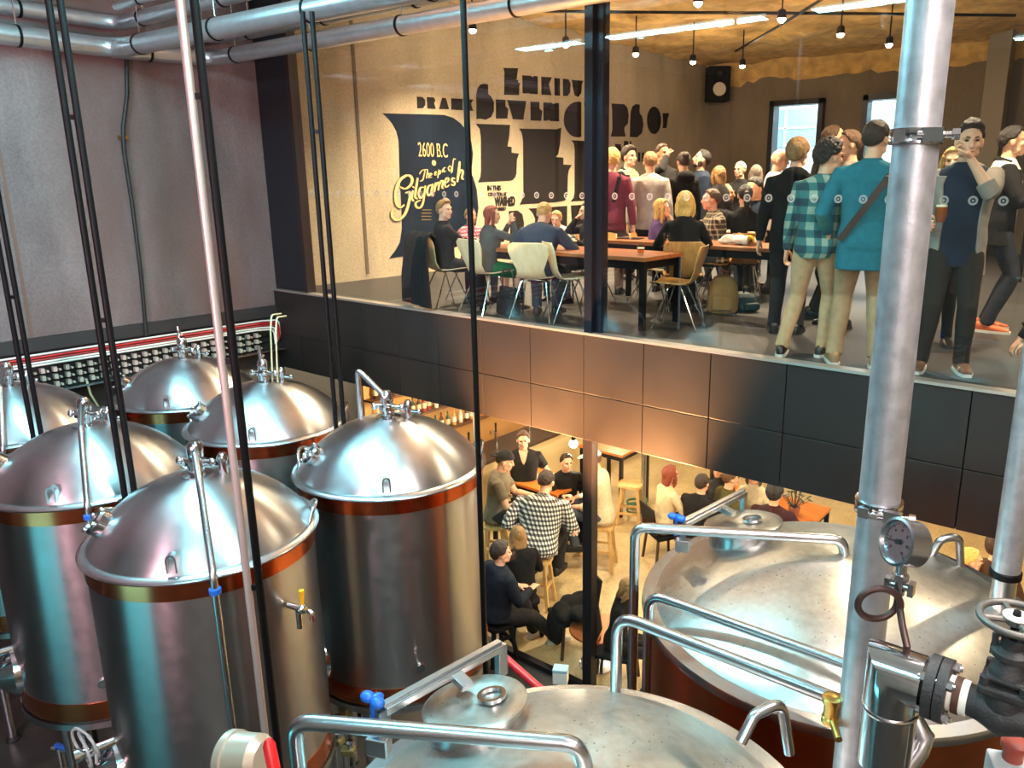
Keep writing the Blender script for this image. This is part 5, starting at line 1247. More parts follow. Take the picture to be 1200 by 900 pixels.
# white cloth bundle, tablet, bags
p = at_y(869, 277, 7.75); rnd = random.Random(4)
mb = MB()
for k in range(9): mb.ell((p.x-.16+.04*k, 7.72+rnd.uniform(-.07, .07), TOP2+.03+rnd.uniform(0, .03)), (.07+rnd.random()*.03, .05, .03+rnd.random()*.025), 10, 8, rotm('Z', rnd.random()*3))
bn = bpy.data.objects.new('white_scarf', remesh(mb, .008, 2)); COL.objects.link(bn); bn.data.materials.append(C('white_scarf_cloth', (226, 220, 206), bump=1, scale=20)); tag(bn, 'crumpled white scarf on the second table', 'scarf')
p = at_y(738, 274, 7.75); o = MB().box((0, 0, .006), (.3, .2, .012)).build('black_folder', JET, None, loc=(p.x, 7.75, TOP2), rz=.2, bevel=.003, smooth=False); tag(o, 'flat black folder at the left end of the second table', 'folder')
def bag(px, py, size, m, m2, label, face):
    p = at_z(px, py, FU); o = empty('backpack', (p.x, p.y, FU), R(face), label, 'bag')
    w, d, h = size
    mb = MB().ring_loft([oval(V((0, .02*k, z)), V((1, 0, 0)), V((0, 1, 0)), w*a, d*b, 18, 3) for k, (z, a, b) in enumerate([(0, .85, .8), (.03, 1, 1), (h*.4, 1.02, 1.1), (h*.75, .9, .9), (h*.95, .6, .6), (h, .3, .3)])])
    b = bpy.data.objects.new('body', remesh(mb, .01, 3)); COL.objects.link(b); b.data.materials.append(m); setparent(b, o)
    MB().box((0, -d*1.05, h*.3), (w*1.3, .06, h*.4)).build('pocket', m, o, bevel=.02)
    for sx in (-1, 1):
        MB().tube([(sx*w*.5, d*.5, h*.9), (sx*w*.75, d*1.1, h*.6), (sx*w*.7, d*.9, h*.1)], .016, 8).build('strap', m2, o)
    MB().tube([(-.04, 0, h), (-.04, 0, h+.05), (.04, 0, h+.05), (.04, 0, h)], .01, 8).build('handle', m2, o)
bag(846, 366, (.17, .13, .40), mat('tan_canvas', (168, 132, 80), .8, bump=.5, bump_scale=14, noise_amt=.12), mat('red_brown_strap', (120, 50, 34), .6), 'tan canvas backpack slumped on the floor by the second table', 25)
bag(874, 364, (.14, .11, .2), mat('teal_nylon', (24, 70, 78), .5), JET, 'small dark teal bag on the floor beside the tan backpack', 60)
# loudspeaker in the far corner
p = at_y(841, 99, YB-.45)
o = empty('loudspeaker', (p.x, p.y, p.z), R(-50)+PI/2, 'black loudspeaker high in the far corner with a pale cone', 'speaker')
MB().box((0, 0, 0), (.5, .42, .75)).build('cabinet', JET, o, bevel=.01, smooth=False)
m_ = align((0, -1, 0))
MB().lathe([(.15, .212), (.14, .222), (.02, .20), (.001, .2)], 24, (0, 0, -.12), m_).build('cone', mat('pale_cone', (210, 196, 170), .6), o)
MB().lathe([(.06, .212), (.05, .218), (.001, .215)], 20, (0, 0, .22), m_).build('tweeter', CHAR, o)
MB().cyl((0, .2, .1), (0, .55, .3), .02, 8).build('bracket', BLACKST, o)
# conduits under the foam
def conduit(px, z, label):
    pts = [at_z(x, y, z) for x, y in px]; tag(MB().tube(pts, .022, 8).build('conduit', BLACKST), label, 'conduit', 'conduits under the foam ceiling')
conduit([(560, 12), (712, 14), (870, 15), (1010, 16), (1190, 18)], 7.42, 'black conduit running straight across the foam ceiling')
conduit([(862, 60), (912, 31), (968, -4)], 7.42, 'black conduit slanting over the foam ceiling')
# high table at the right edge
p = at_z(1196, 330, FU)
o = table('high_table', p.x-.05, p.x+.75, p.y-.1, p.y+.6, FU, 1.0, BLACKST, BLACKST, 'black high table cut by the right edge of the picture')
p = at_z(1184, 268, FU+1.0)
# ------------------------------------------------------------------ lower bar
def stool(label, loc, rz, h=.66, group='pine bar stools', PINE=PINE, name='bar_stool'):
    o = empty(name, loc, rz, label, 'stool', group)
    MB().ring_loft([oval(V((0, 0, z)), V((1, 0, 0)), V((0, 1, 0)), .19*a, .16*a, 24, 4) for z, a in ((h-.045, .96), (h-.04, 1), (h-.005, 1), (h, .96))]).build('seat', PINE, o)
    for sx in (-1, 1):
        for sy in (-1, 1): MB().bar((sx*.12, sy*.10, h-.04), (sx*.18, sy*.16, 0), .042, .042, up=(0, 1, 0)).build('leg', PINE, o, bevel=.004, smooth=False)
    for sy in (-1, 1): MB().bar((-.16, sy*.14, .2), (.16, sy*.14, .2), .03, .035).build('stretcher', PINE, o, smooth=False)
    for sx in (-1, 1): MB().bar((sx*.15, -.13, .3), (sx*.15, .13, .3), .03, .035).build('stretcher', PINE, o, smooth=False)
    return o
def spot(s): o = [o for o in COL.objects if o.get('category') == 'person' and s in o['label']][0]; return (o.location.x, o.location.y, o.location.z), o.rotation_euler.z
st0 = None
for s, lab in (('checked shirt on a bar', 'pine bar stool carrying the black and white checked shirt'), ('backwards cap', 'pine bar stool carrying the man in the black cap'), ('white cap on a stool', 'pine bar stool behind the lower mullion carrying the white cap'), ('next to the bare bulb', 'pine bar stool of the person next to the bare bulb')):
    loc, rz = spot(s)
    if st0 is None: st0 = stool(lab, loc, rz)
    else: copy_to(st0, loc, rz, lab)
p = at_z(738, 612, FB); copy_to(st0, (p.x, p.y, FB), .4, 'empty pine bar stool beside the steel post in the lower bar')
def lowchair(label, loc, rz, group='dark chairs in the lower bar'):
    o = empty('dark_chair', loc, rz, label, 'chair', group)
    MB().box((0, .02, .42), (.42, .42, .05)).build('seat', JET, o, bevel=.015)
    MB().ring_loft([[V((x, -.20-.06*q, .5+.38*q)) for x in (-.2, .2)]+[V((x, -.225-.06*q, .5+.38*q)) for x in (.2, -.2)] for q in (0, .33, .66, 1)]).build('backrest', JET, o, smooth=False)
    for sx in (-1, 1):
        for sy in (-1, 1): MB().bar((sx*.17, sy*.17, .42), (sx*.2, sy*.21, 0), .03, .03, up=(0, 1, 0)).build('leg', mat('dark_wood_leg', (62, 44, 32), .5), o, smooth=False)
    return o
for s, lab in (('navy coat, close', 'low dark stool under the navy coat close to the glass'), ('in black, next to the navy', 'low dark stool under the fair-haired person in black')):
    loc, rz = spot(s); stool(lab, loc, rz, .46, 'low dark stools', JET, 'low_stool')
ch0 = None
for s, lab in (('looking down, behind', 'dark chair carrying the woman looking down'), ('cream jumper at', 'dark chair carrying the cream jumper'), ('black sweater beside', 'dark chair carrying the black sweater'), ('olive shirt between', 'dark chair carrying the olive shirt'), ('potted plant', 'dark chair carrying the maroon top'), ('white-spotted', 'dark chair of the spotted blouse'), ('pale patterned', 'dark chair of the pale patterned top'), ('blond person in profile', 'dark chair of the blond person in profile'), ('dark brown clothes', 'dark chair of the person in dark brown')):
    loc, rz = spot(s)
    if ch0 is None: ch0 = lowchair(lab, loc, rz)
    else: copy_to(ch0, loc, rz, lab)
ORANGEW = wood('honey_timber', (156, 82, 30), (206, 122, 52), .3, 'X')
p = at_z(634, 562, .86); HT = 1.06
ta = table('bar_table', p.x-.70, p.x+.55, p.y-.32, p.y+.38, FB, HT, ORANGEW, BLACKST, 'honey-coloured bar table with plates between the standing man and checked shirt')
TA = FB+HT
for k, (x, y, r, lab) in enumerate([(610, 560, .10, 'white plate near the man in the cap'), (625, 559, .115, 'white plate in front of the checked shirt')]):
    q = at_z(x, y, TA); o = MB().lathe([(.001, 0), (r*.6, 0), (r, .015), (r, .019), (r*.6, .006), (.001, .006)], 24, cap=False).build('plate', WHITE, None, loc=(q.x, q.y, TA)); tag(o, lab, 'plate', 'plates on the bar table')
for k, (x, y, lab, b) in enumerate([(607, 553, 'beer glass on the bar table by the cap', AMBER), (617, 551, 'beer glass in the middle of the bar table', DARKB), (648, 560, 'beer glass on the right end of the bar table', AMBER), (657, 566, 'short glass at the right edge of the bar table', PALEB)]):
    q = at_z(x, y+4, TA); glass((q.x, q.y, TA), lab, .15, .038, .6, b, 'glasses on the bar table')
p = at_z(727, 532, .84)
tb = table('bar_table', p.x-.75, p.x+.1, p.y-.1, p.y+.75, FB, HT, ORANGEW, BLACKST, 'honey-coloured bar table right of the lower mullion')
p = at_z(753, 612, FB)
o = MB().cyl((0, 0, 0), (0, 0, SOFF-FB), .04, 16).build('steel_post', SATIN, None, loc=(p.x, p.y, FB)); tag(o, 'slim steel post standing in the lower bar left of the cream jumper', 'post')
p = at_z(746, 602, FB); pts = [(.16*math.cos(a*.35), .16*math.sin(a*.35), .02+.004*a) for a in range(60)]
o = MB().tube(pts, .014, 8).build('green_hose', mat('green_hose_rubber', (30, 110, 70), .4), None, loc=(p.x, p.y, FB)); tag(o, 'coil of green hose on the bar floor beside the steel post', 'hose')
p = at_z(872, 590, .54)
tc = table('dining_table', p.x-.55, p.x+1.05, p.y-.15, p.y+.6, FB, .74, ORANGEW, BLACKST, 'timber table at far right of the lower bar with a potted plant')
TC = FB+.74
q = at_z(930, 604, TC)
o = empty('potted_plant', (q.x, q.y, TC), 0, 'small dark-leaved potted plant on the far right table', 'plant')
MB().lathe([(.001, 0), (.06, 0), (.085, .13), (.078, .13), (.06, .1), (.001, .1)], 20, cap=False).build('pot', mat('terracotta', (150, 84, 48), .7), o)
lf = MB(); rnd = random.Random(3); st_ = MB()
for k in range(26):
    a = rnd.random()*6.28; r = .06+rnd.random()*.16; z = .18+rnd.random()*.24; c_ = V((r*math.cos(a), r*math.sin(a), z))
    st_.tube([(0, 0, .1), c_*.6+V((0, 0, .04)), c_], .004, 5); lf.ell(c_, (.045, .022, .005), 8, 5, rotm('Z', a) @ rotm('Y', rnd.uniform(-.7, .4)))
lf.build('leaves', mat('dark_leaf', (40, 46, 28), .5), o); st_.build('stems', mat('plant_stem', (70, 60, 36), .6), o)
for k, (x, y, lab) in enumerate([(868, 586, 'glass on the far right table by the olive shirt'), (890, 588, 'glass on the far right table by the maroon top')]):
    q = at_z(x, y, TC); glass((q.x, q.y, TC), lab, .13, .036, .5, AMBER, 'glasses on the far right table')
# low table with empties and a coat-covered chair near the glass
q = at_z(692, 742, FB+.45)
o = empty('round_table', (q.x, max(q.y, 6.15), FB), 0, 'low round copper table with empty glasses behind the lower mullion', 'table'); LT = o.location.copy()
MB().lathe([(.001, .43), (.30, .43), (.31, .44), (.30, .455), (.001, .455)], 36, cap=False).build('tabletop', mat('copper_table', (150, 88, 50), .3, .6), o)
MB().cyl((0, 0, .02), (0, 0, .43), .035, 14).build('pedestal', BLACKST, o); MB().lathe([(.2, 0), (.2, .012), (.03, .03)], 24).build('base', SATIN, o)
for k in range(6):
    a = k*1.05; glass((LT.x+.17*math.cos(a), LT.y+.17*math.sin(a), FB+.456), ['empty glass on the low copper table, next to the mullion', 'drained tumbler on the low copper table, toward the woman in black', 'empty glass at the back of the copper table', 'tumbler on the copper table nearest the navy coat', 'empty glass at the front of the copper table', 'half glass of beer at the right of the copper table'][k], .12, .034, .3 if k == 5 else 0, AMBER, 'glasses on the low copper table')
p = at_z(628, 752, FB+.45)
cc = copy_to(ch0, (p.x-.05, max(p.y, 6.25), FB), R(150), 'dark chair heaped with a black coat by the lower glass')
mb = MB(); rnd = random.Random(9)
for k in range(12): mb.ell((rnd.uniform(-.22, .22), rnd.uniform(-.2, .2), .47+rnd.uniform(0, .08)), (.14, .11, .07), 10, 8, rotm('Z', rnd.random()*3))
mb.ell((0, .22, .30), (.2, .06, .2), 12, 8)
o = bpy.data.objects.new('black_coat', remesh(mb, .014, 3)); COL.objects.link(o); o.data.materials.append(JET); o.location = cc.location; o.rotation_euler = cc.rotation_euler; tag(o, 'black coat heaped on the dark chair by the lower glass', 'coat')
# back bar along the left wall of the lower room: counter, shelves and bottles
o = empty('bar_counter', (-8.1, 9.6, FB), 0, 'pale fronted bar counter with dark top along the left of the lower bar', 'counter')
MB().box((0, 0, .52), (.5, 5.4, 1.04)).build('front', mat('pale_counter', (206, 182, 136), .6), o, bevel=.004, smooth=False)
MB().box((.02, 0, 1.07), (.66, 5.5, .06)).build('counter_top', mat('dark_counter_top', (60, 42, 32), .35), o, bevel=.006, smooth=False)
o = empty('back_shelf', (-9.12, 9.6, FB), 0, 'lit shelf wall of bottles behind the bar counter', 'shelf')
MB().box((-.1, 0, 1.5), (.03, 5.4, 2.2)).build('back_board', mat('honey_board', (190, 140, 80), .6), o, smooth=False)
for z in (1.25, 1.65, 2.05): MB().box((0, 0, z), (.26, 5.4, .03)).build('shelf_board', mat('dark_shelf', (96, 62, 36), .5), o, smooth=False)
bcols = [(90, 50, 20), (40, 70, 40), (200, 160, 90), (150, 40, 30), (220, 200, 170), (60, 40, 30), (210, 140, 40)]
protos = []
for k, c_ in enumerate(bcols):
    b = empty('bottle', (0, 0, -50), 0, '', 'bottle')
    MB().lathe([(.001, 0), (.034, 0), (.036, .01), (.036, .16), (.014, .21), (.013, .27), (.001, .27)], 14, cap=False).build('glass_body', mat('bottle_%d' % k, c_, .2, spec=.6), b)
    MB().lathe([(.0365, .05), (.0368, .06), (.0368, .13), (.0365, .14)], 14, cap=False).build('paper_label', CREAM if k % 2 else WHITE, b)
    protos.append(b)
rnd = random.Random(11); cname = ['brown', 'green', 'straw', 'red', 'clear', 'dark', 'amber']; used = set()
for zi, z in enumerate((1.265, 1.665, 2.065)):
    y = -2.55
    while y < 2.5:
        k = rnd.randrange(7); b = protos[k] if k not in used else copy_tree(protos[k]); used.add(k)
        b.location = (-9.10+rnd.uniform(-.03, .03), 9.6+y, FB+z)
        tag(b, '%s bottle with paper label on the %s shelf behind the bar' % (cname[k], ['lowest', 'middle', 'top'][zi]), 'bottle', '%s bottles on the %s bar shelf' % (cname[k], ['lowest', 'middle', 'top'][zi])); y += rnd.uniform(.10, .17)
for i, y in enumerate((7.9, 8.5, 9.3, 10.2)):
    o = empty('beer_tap', (-8.05, y, FB+1.1), 0, ['chrome beer tap nearest the glass', 'second chrome beer tap along the counter', 'third chrome beer tap along the counter', 'farthest chrome beer tap on the counter'][i], 'tap', 'beer taps on the counter')
    MB().cyl((0, 0, 0), (0, 0, .28), .03, 14).tube(fillet([(0, 0, .26), (-.12, 0, .27), (-.12, 0, .2)], .03), .014, 8).build('column', CHROME, o)
    MB().tube([(0, 0, .28), (.0, 0, .42)], [.012, .018], 8).build('handle', JET, o)

# odds and ends
loc, rz = spot('green skirt')
o = empty('handbag', (loc[0]+.32, loc[1]-.02, FU), rz, 'dark handbag on the floor between the red-haired woman and the cream chair', 'bag')
MB().ring_loft([oval(V((0, 0, z)), V((1, 0, 0)), V((0, 1, 0)), .17*a, .08*b, 18, 3) for z, a, b in ((0, .9, .9), (.03, 1, 1), (.2, .95, .8), (.3, .8, .3))]).build('body', JET, o)
MB().tube(fillet([(-.1, 0, .28), (-.09, 0, .48), (.09, 0, .48), (.1, 0, .28)], .06), .009, 8).build('handle', mat('brown_strap', (62, 42, 36), .7), o)
p = at_z(657, 792, .75)
o = empty('sample_box', (p.x, p.y, FB), .5, 'small white and pale blue box on a stand behind the nearest kettle', 'box')
MB().cyl((0, 0, 0), (0, 0, .9), .02, 10).build('stand_rod', SATIN, o)
MB().box((0, 0, .95), (.13, .10, .12)).build('case', WHITE, o, bevel=.008, smooth=False)
MB().box((0, 0, 1.02), (.135, .105, .03)).build('lid', mat('pale_blue_plastic', (150, 196, 214), .4), o, bevel=.006, smooth=False)
p = at_z(612, 800, 2.4)
o = MB().tube(fillet([(p.x-.25, p.y+.1, 2.42), (p.x+.1, p.y+.02, 2.40), (p.x+.4, p.y+.05, 2.3), (p.x+.45, p.y+.06, FB)], .15), .022, 10).build('red_hose', RED); tag(o, 'red hose showing behind the lid of the nearest kettle', 'hose')
# ------------------------------------------------------------------ painted wall lettering
INK = mat('mural_ink', (32, 28, 24), .7, noise_amt=.15, noise_scale=6, spec=.08); INKB = mat('mural_ink_blue', (16, 26, 40), .6, noise_amt=.3, noise_scale=2.2, spec=.08); GOLD = mat('mural_gold', (206, 172, 112), .6); GOLDD = mat('mural_gold_shadow', (44, 34, 22), .7)
mural = empty('wall_lettering', (XL, 12.0, 4.6), 0, 'giant dark slab lettering painted on the warm concrete wall of the upper room', 'mural')
def w2(px, py, lift): p = at_x(px, py, XL+lift); return p-V(mural.location)
def poly(name, pts, m=INK, lift=.006, parent=None, label=None):
    P = [w2(x, y, 0) for x, y in pts]; mb = MB(); n = len(P)
    mb.v = [tuple(V(p)+V((lift, 0, 0))) for p in P]+[tuple(p) for p in P]
    mb.f = [tuple(range(n))]+[(i, n+i, n+(i+1) % n, (i+1) % n) for i in range(n)]
    o = mb.build(name, m, parent or mural, smooth=False)
    if label: o['label'] = label
    return o
def arc(cx, cy, rx, ry, a0, a1, n=10): return [(cx+rx*math.cos(R(a0+(a1-a0)*i/n)), cy-ry*math.sin(R(a0+(a1-a0)*i/n))) for i in range(n+1)]
B = poly('letter', [(448, 132.7), (520, 134.6), (531, 138), (540, 145), (547, 154), (552, 166), (554, 180), (553, 193), (549.5, 200.5), (554, 207), (558.5, 222), (560.5, 244), (556, 272), (547, 290), (535, 296), (492, 297.5), (456, 302.8), (463, 294), (468.5, 284), (470.8, 268), (470.5, 250), (468, 200), (467, 165), (464.5, 154), (459, 144), (453, 137)], INKB, label='first giant letter, blue-black with a gold script over it')
poly('letter', [(557.5, 145), (597.5, 146.4), (596.5, 160), (594.3, 171.5), (599.3, 172.3), (599.3, 179), (608, 180), (605.6, 187), (605, 203), (603.5, 208), (600, 211.3), (560, 213.6), (562.8, 208), (563.6, 200), (563.4, 160), (562, 151)])
poly('letter', [(608.3, 150.7), (652, 151.5), (657.6, 149.5), (656.2, 168), (654, 180.5), (651, 184), (660, 184.7), (660, 192.8), (670, 193.4), (666.5, 199), (665.3, 206), (664.7, 228.5), (662, 235), (650, 237), (609, 239.6), (612, 233), (613.3, 226), (612.9, 165), (611.5, 156)])
poly('letter', [(669.3, 164.4), (690, 165.2), (698, 168), (703, 176), (704, 188), (701, 197), (697, 200.5), (701, 206), (706, 234), (668.5, 236), (672, 232), (673.2, 226), (673.4, 175), (672.4, 168)])
# DRANK
for p in ([(488.3, 113.2), (494.5, 113.6), (498, 117), (498.2, 123), (495.5, 126.8), (489, 127)], [(500, 113.8), (508, 114.2), (510, 117.5), (508.6, 121), (510.5, 127.6), (500.8, 127.2)], [(518, 114.6), (522.3, 115), (526, 128), (514.5, 127.6)], [(528.6, 115.2), (542, 116), (542, 129), (534, 128.8), (533, 127.9), (532, 128.7), (528.8, 128.4)], [(549, 116.4), (554.3, 116.6), (551.8, 121.5), (554.2, 130), (548, 129.6)]): poly('letter', p)
# ENKIDU
for p in ([(589.8, 79.5), (607, 80), (605.6, 90), (605, 93.6), (607, 93.8), (607, 97), (610, 97.2), (608.5, 100), (608, 111.6), (590.5, 111), (591, 106), (591, 84)], [(612, 88.2), (622, 88.8), (624, 90.6), (626, 89), (630, 89.4), (630, 110.5), (620.5, 109.8), (618.8, 108.6), (617, 109.6), (612.3, 109.2)], [(634.2, 90), (646.6, 90.6), (643, 98.5), (646, 111.6), (634.6, 111)], [(649.5, 91.4), (656, 91.8), (656, 112.2), (649.8, 111.8)], [(659.6, 92), (666, 93), (668.4, 98), (668, 108), (665, 112.5), (659.8, 112.3)], [(670, 93.6), (683.4, 94.6), (681.6, 99), (681, 109), (677.5, 113.6), (673.5, 112), (671.5, 104)]): poly('letter', p)
# SEVEN CUPS OF
S_ = [(558, 112), (559.3, 104), (562.5, 99.3), (567, 98.2), (571.7, 99), (571.8, 110), (575.5, 113.5), (578.6, 120), (578.5, 130), (575.5, 137), (569, 140.3), (563, 139), (558.3, 139.6), (558.2, 118)]
poly('letter', S_)
for p in ([(581, 116.5), (592.2, 117), (592, 124), (595.5, 127.8), (594.3, 139), (581.2, 138.8)], [(594.3, 117.2), (616.5, 118.4), (613, 140.2), (601, 139.6)], [(621.5, 119), (632, 119.6), (631.8, 127), (635.3, 130.5), (634, 141.6), (621.8, 141)], [(636.7, 119.8), (646, 120.4), (648.5, 122), (651, 120.6), (655, 120.8), (655, 142.3), (645, 141.8), (643, 140), (641, 141.6), (636.8, 141.4)]): poly('letter', p)
poly('letter', arc(677, 140, 16.5, 21, 90, 270, 12)+[(681, 160.3), (681, 119.6)])
poly('letter', [(684, 120.5), (711.6, 121.5), (709.5, 135), (709, 152), (703, 161), (693, 160), (687, 150), (686, 132)])
poly('letter', [(716.5, 121.3), (731, 122), (735, 126), (736.6, 135), (735.5, 145), (731.5, 149), (731.4, 153), (733, 160), (715.5, 160), (717.6, 152), (717.4, 128)])
poly('letter', [(739, 131), (741, 124.5), (745, 122), (749.5, 122.6), (749.2, 132), (752.5, 137), (753.8, 146), (752, 156), (746, 161), (738, 160.5), (738.4, 141)])
poly('letter', arc(766.3, 141, 8.2, 16.2, 0, 345, 22))
poly('letter', [(776.5, 132.5), (784, 132.8), (782, 140), (781.6, 145), (780.6, 150.2), (776.5, 150.2), (777, 144)])
for p in ([(720.5, 168.5), (727, 169), (728.6, 176), (724, 179), (722, 175)], [(731, 165), (736, 165.4), (736.5, 178), (740, 180), (731, 182)], [(737.5, 165.2), (739.6, 165.3), (739, 172)], [(747.5, 178.5), (750, 178.6), (750, 189.5), (747.5, 189.6)], [(752, 178.6), (754.6, 178.8), (754.6, 189.4), (752, 189.3)]): poly('letter', p)
# lower row, mostly hidden by people
for p in ([(596, 247.5), (606, 246.5), (612, 251), (614, 262), (612, 275), (603, 276), (602, 290), (597, 290), (598, 262)], [(619.5, 244.5), (664.5, 241.2), (664, 290), (626, 290), (627, 256), (624, 249)], [(668.8, 240.7), (704, 239), (704, 290), (672, 290)]): poly('letter', p)
def wtext(s, px, py, h, xs, m=INK, bold=.0, parent=None, name='small_text', slope=None, lift=.006):
    cu = bpy.data.curves.new(name, 'FONT'); cu.body = s; cu.size = 1; cu.align_x = 'CENTER'; cu.extrude = .004; cu.offset = bold
    tmp = bpy.data.objects.new('tmp', cu); COL.objects.link(tmp); dg = bpy.context.evaluated_depsgraph_get(); dg.update()
    me = bpy.data.meshes.new_from_object(tmp.evaluated_get(dg)); bpy.data.objects.remove(tmp)
    c = w2(px, py, lift); k = (at_x(px, py-h, XL)-at_x(px, py, XL)).length/.69
    for v in me.vertices: x, y, z = v.co; v.co = (c.x+z, c.y+x*k*xs+ (0), c.z+y*k)
    me.materials.clear(); me.materials.append(m); me.name = name
    o = bpy.data.objects.new(name, me); COL.objects.link(o); setparent(o, parent or mural); return o
wtext('IN THIS', 579, 223, 5.5, .9, bold=.03); wtext('CONDITION, HE', 583, 229.5, 4, .75, bold=.03); wtext('WASHED', 592, 240.5, 9.5, .62, bold=.06); wtext('HIMSELF', 588, 246.5, 3.6, .8, bold=.03)
wtext('2600 B.C', 508, 184, 16.5, .54, GOLD, -.008, B, 'gold_text', lift=.012)
mb = MB(); c = w2(508.3, 191, .012)
mb.lathe([(.001, 0), (.042, 0), (.042, .004), (.001, .004)], 20, c, align((1, 0, 0)), cap=False); mb.build('gold_dot', GOLD, B)
def stroke(paths, width, m, lift, name, dx=0, dy=0):
    mb = MB()
    for pts, ww in paths:
        P = [(445+x/10+dx, 180+y/10+dy) for x, y in pts]
        # smooth the path
        Q = []
        for i in range(len(P)-1):
            p0 = P[max(i-1, 0)]; p1 = P[i]; p2 = P[i+1]; p3 = P[min(i+2, len(P)-1)]
            for j in range(6):
                t = j/6; f = lambda a, b, c, d: .5*((2*b)+(-a+c)*t+(2*a-5*b+4*c-d)*t*t+(-a+3*b-3*c+d)*t**3)
                Q.append((f(p0[0], p1[0], p2[0], p3[0]), f(p0[1], p1[1], p2[1], p3[1])))
        Q.append(P[-1]); W = [w2(x, y, lift) for x, y in Q]; n = len(W); Lr, Rr = [], []
        for i in range(n):
            t = W[min(i+1, n-1)]-W[max(i-1, 0)]; t.normalize(); nr = V((0, -t.z, t.y)); q = i/(n-1)
            wd = width*ww*(.35+.65*abs(t.z)**.8)*(.55+.45*math.sin(PI*min(1, max(0, q*.9+.05))))
            Lr.append(W[i]+nr*wd); Rr.append(W[i]-nr*wd)
        b0 = len(mb.v); mb.v += [tuple(p) for p in Lr+Rr]
        for i in range(n-1): mb.f.append((b0+i, b0+i+1, b0+n+i+1, b0+n+i))
    return mb.build(name, m, B, smooth=False, recalc=False)
GIL = [([(240, 390), (300, 412), (360, 370), (382, 310), (360, 265), (310, 258), (240, 310), (200, 400), (185, 500), (200, 590), (240, 632), (290, 600)], 1.3), ([(300, 460), (355, 455), (345, 560), (310, 680), (265, 745), (200, 780), (150, 740), (146, 680), (190, 645)], 1.25), ([(390, 430), (376, 520), (402, 556)], 1), ([(396, 385), (392, 398)], 1.1), ([(446, 285), (425, 420), (416, 505), (445, 530)], 1.1),
 ([(525, 395), (480, 400), (458, 470), (480, 522), (520, 470)], 1), ([(535, 375), (512, 560), (475, 632), (430, 622), (424, 575), (480, 545)], 1), ([(612, 365), (572, 385), (556, 450), (580, 492), (615, 430)], 1), ([(624, 355), (606, 460), (632, 482)], 1), ([(655, 340), (640, 450)], 1), ([(648, 400), (675, 345), (697, 350), (686, 430)], 1), ([(692, 385), (720, 322), (744, 330), (732, 395), (752, 408)], 1),
 ([(762, 350), (800, 325), (806, 292), (782, 290), (762, 345), (778, 392), (815, 368)], .9), ([(882, 295), (855, 285), (848, 318), (880, 340), (868, 372), (835, 358)], .9), ([(938, 92), (928, 200), (910, 332)], 1.2), ([(918, 270), (952, 196), (976, 212), (964, 285), (988, 300)], 1)]
EPI = [([(465, 240), (500, 196), (562, 184)], .7), ([(532, 192), (505, 305), (468, 322)], .8), ([(562, 188), (546, 292)], .7), ([(550, 255), (576, 230), (570, 290)], .6), ([(588, 262), (612, 240), (594, 232), (586, 278), (612, 274)], .6), ([(646, 240), (668, 220), (650, 212), (644, 250), (672, 246)], .6), ([(694, 186), (680, 288)], .7), ([(692, 208), (712, 200), (706, 236), (688, 242)], .6), ([(738, 178), (734, 222)], .6), ([(772, 162), (752, 172), (754, 214), (778, 206)], .6), ([(820, 140), (805, 172), (822, 206), (842, 172), (824, 140)], .6), ([(892, 72), (870, 60), (858, 110), (850, 205), (832, 228)], .7)]
stroke(GIL, .028, GOLDD, .011, 'script_shadow', -.7, .5); stroke(GIL, .022, GOLD, .014, 'gold_script'); stroke(EPI, .0175, GOLD, .014, 'gold_script')
for k, y in enumerate((245.5, 249.3, 253, 257)): poly('gold_rule', [(495-1.5*(k > 0), y), (505, y), (505, y+.9), (495-1.5*(k > 0), y+.9)], mat('dull_gold', (120, 100, 56), .7), .012, B)
# ------------------------------------------------------------------ light
def light(name, kind, loc, energy, col, size=.1, parent=None, target=None, spot=None, blend=.5, sizey=None):
    d = bpy.data.lights.new(name, kind); d.energy = energy; d.color = col
    if kind == 'AREA':
        d.size = size
        if sizey: d.shape = 'RECTANGLE'; d.size_y = sizey
    else: d.shadow_soft_size = size
    if kind == 'SPOT': d.spot_size = R(spot); d.spot_blend = blend
    o = bpy.data.objects.new(name, d); COL.objects.link(o); o.location = loc
    if target is not None:
        o.rotation_euler = (V(target)-V(loc)).to_track_quat('-Z', 'Y').to_euler()
    if parent: o.parent = parent
    return o
WARM = (1, .76, .50)
BULB = emis('warm_bulb', (1, .80, .52), 60)
# upper room spot lamps on short stems
LAMPS = [(554, 35), (663, 52), (745, 63), (818, 3), (870, 77), (916, 22), (985, 40), (1042, 52), (812, 72)]
names = ['lamp left of the mullion, nearest the single black post', 'lamp just left of the mullion', 'lamp above the painted letter C', 'brightest lamp at the top edge of the picture', 'lamp near the speaker in the far corner, right-hand one', 'lamp above the first back window', 'lamp above and right of the first window', 'lamp beside the galvanised column', 'lamp near the speaker in the far corner, left-hand one']
for k, (px, py) in enumerate(LAMPS):
    p = at_z(px, py, 7.08)
    o = empty('ceiling_spotlight', p, 0, 'glowing warm '+names[k], 'lamp', 'spot lamps under the foam ceiling')
    MB().cyl((0, 0, .08), (0, 0, CEILU-p.z), .012, 8).build('stem', BLACKST, o)
    MB().lathe([(.02, .12), (.05, .1), (.06, .0), (.056, .0), (.045, .08), (.001, .085)], 20).build('housing', BLACKST, o)
    MB().ell((0, 0, .0), (.052, .052, .05), 14, 10).build('bulb', BULB, o)
    light('lamp_light', 'SPOT', (0, 0, -.07), 1250, WARM, .05, o, spot=124, blend=1)
    light('lamp_spill', 'POINT', (0, 0, -.09), 32, WARM, .05, o)
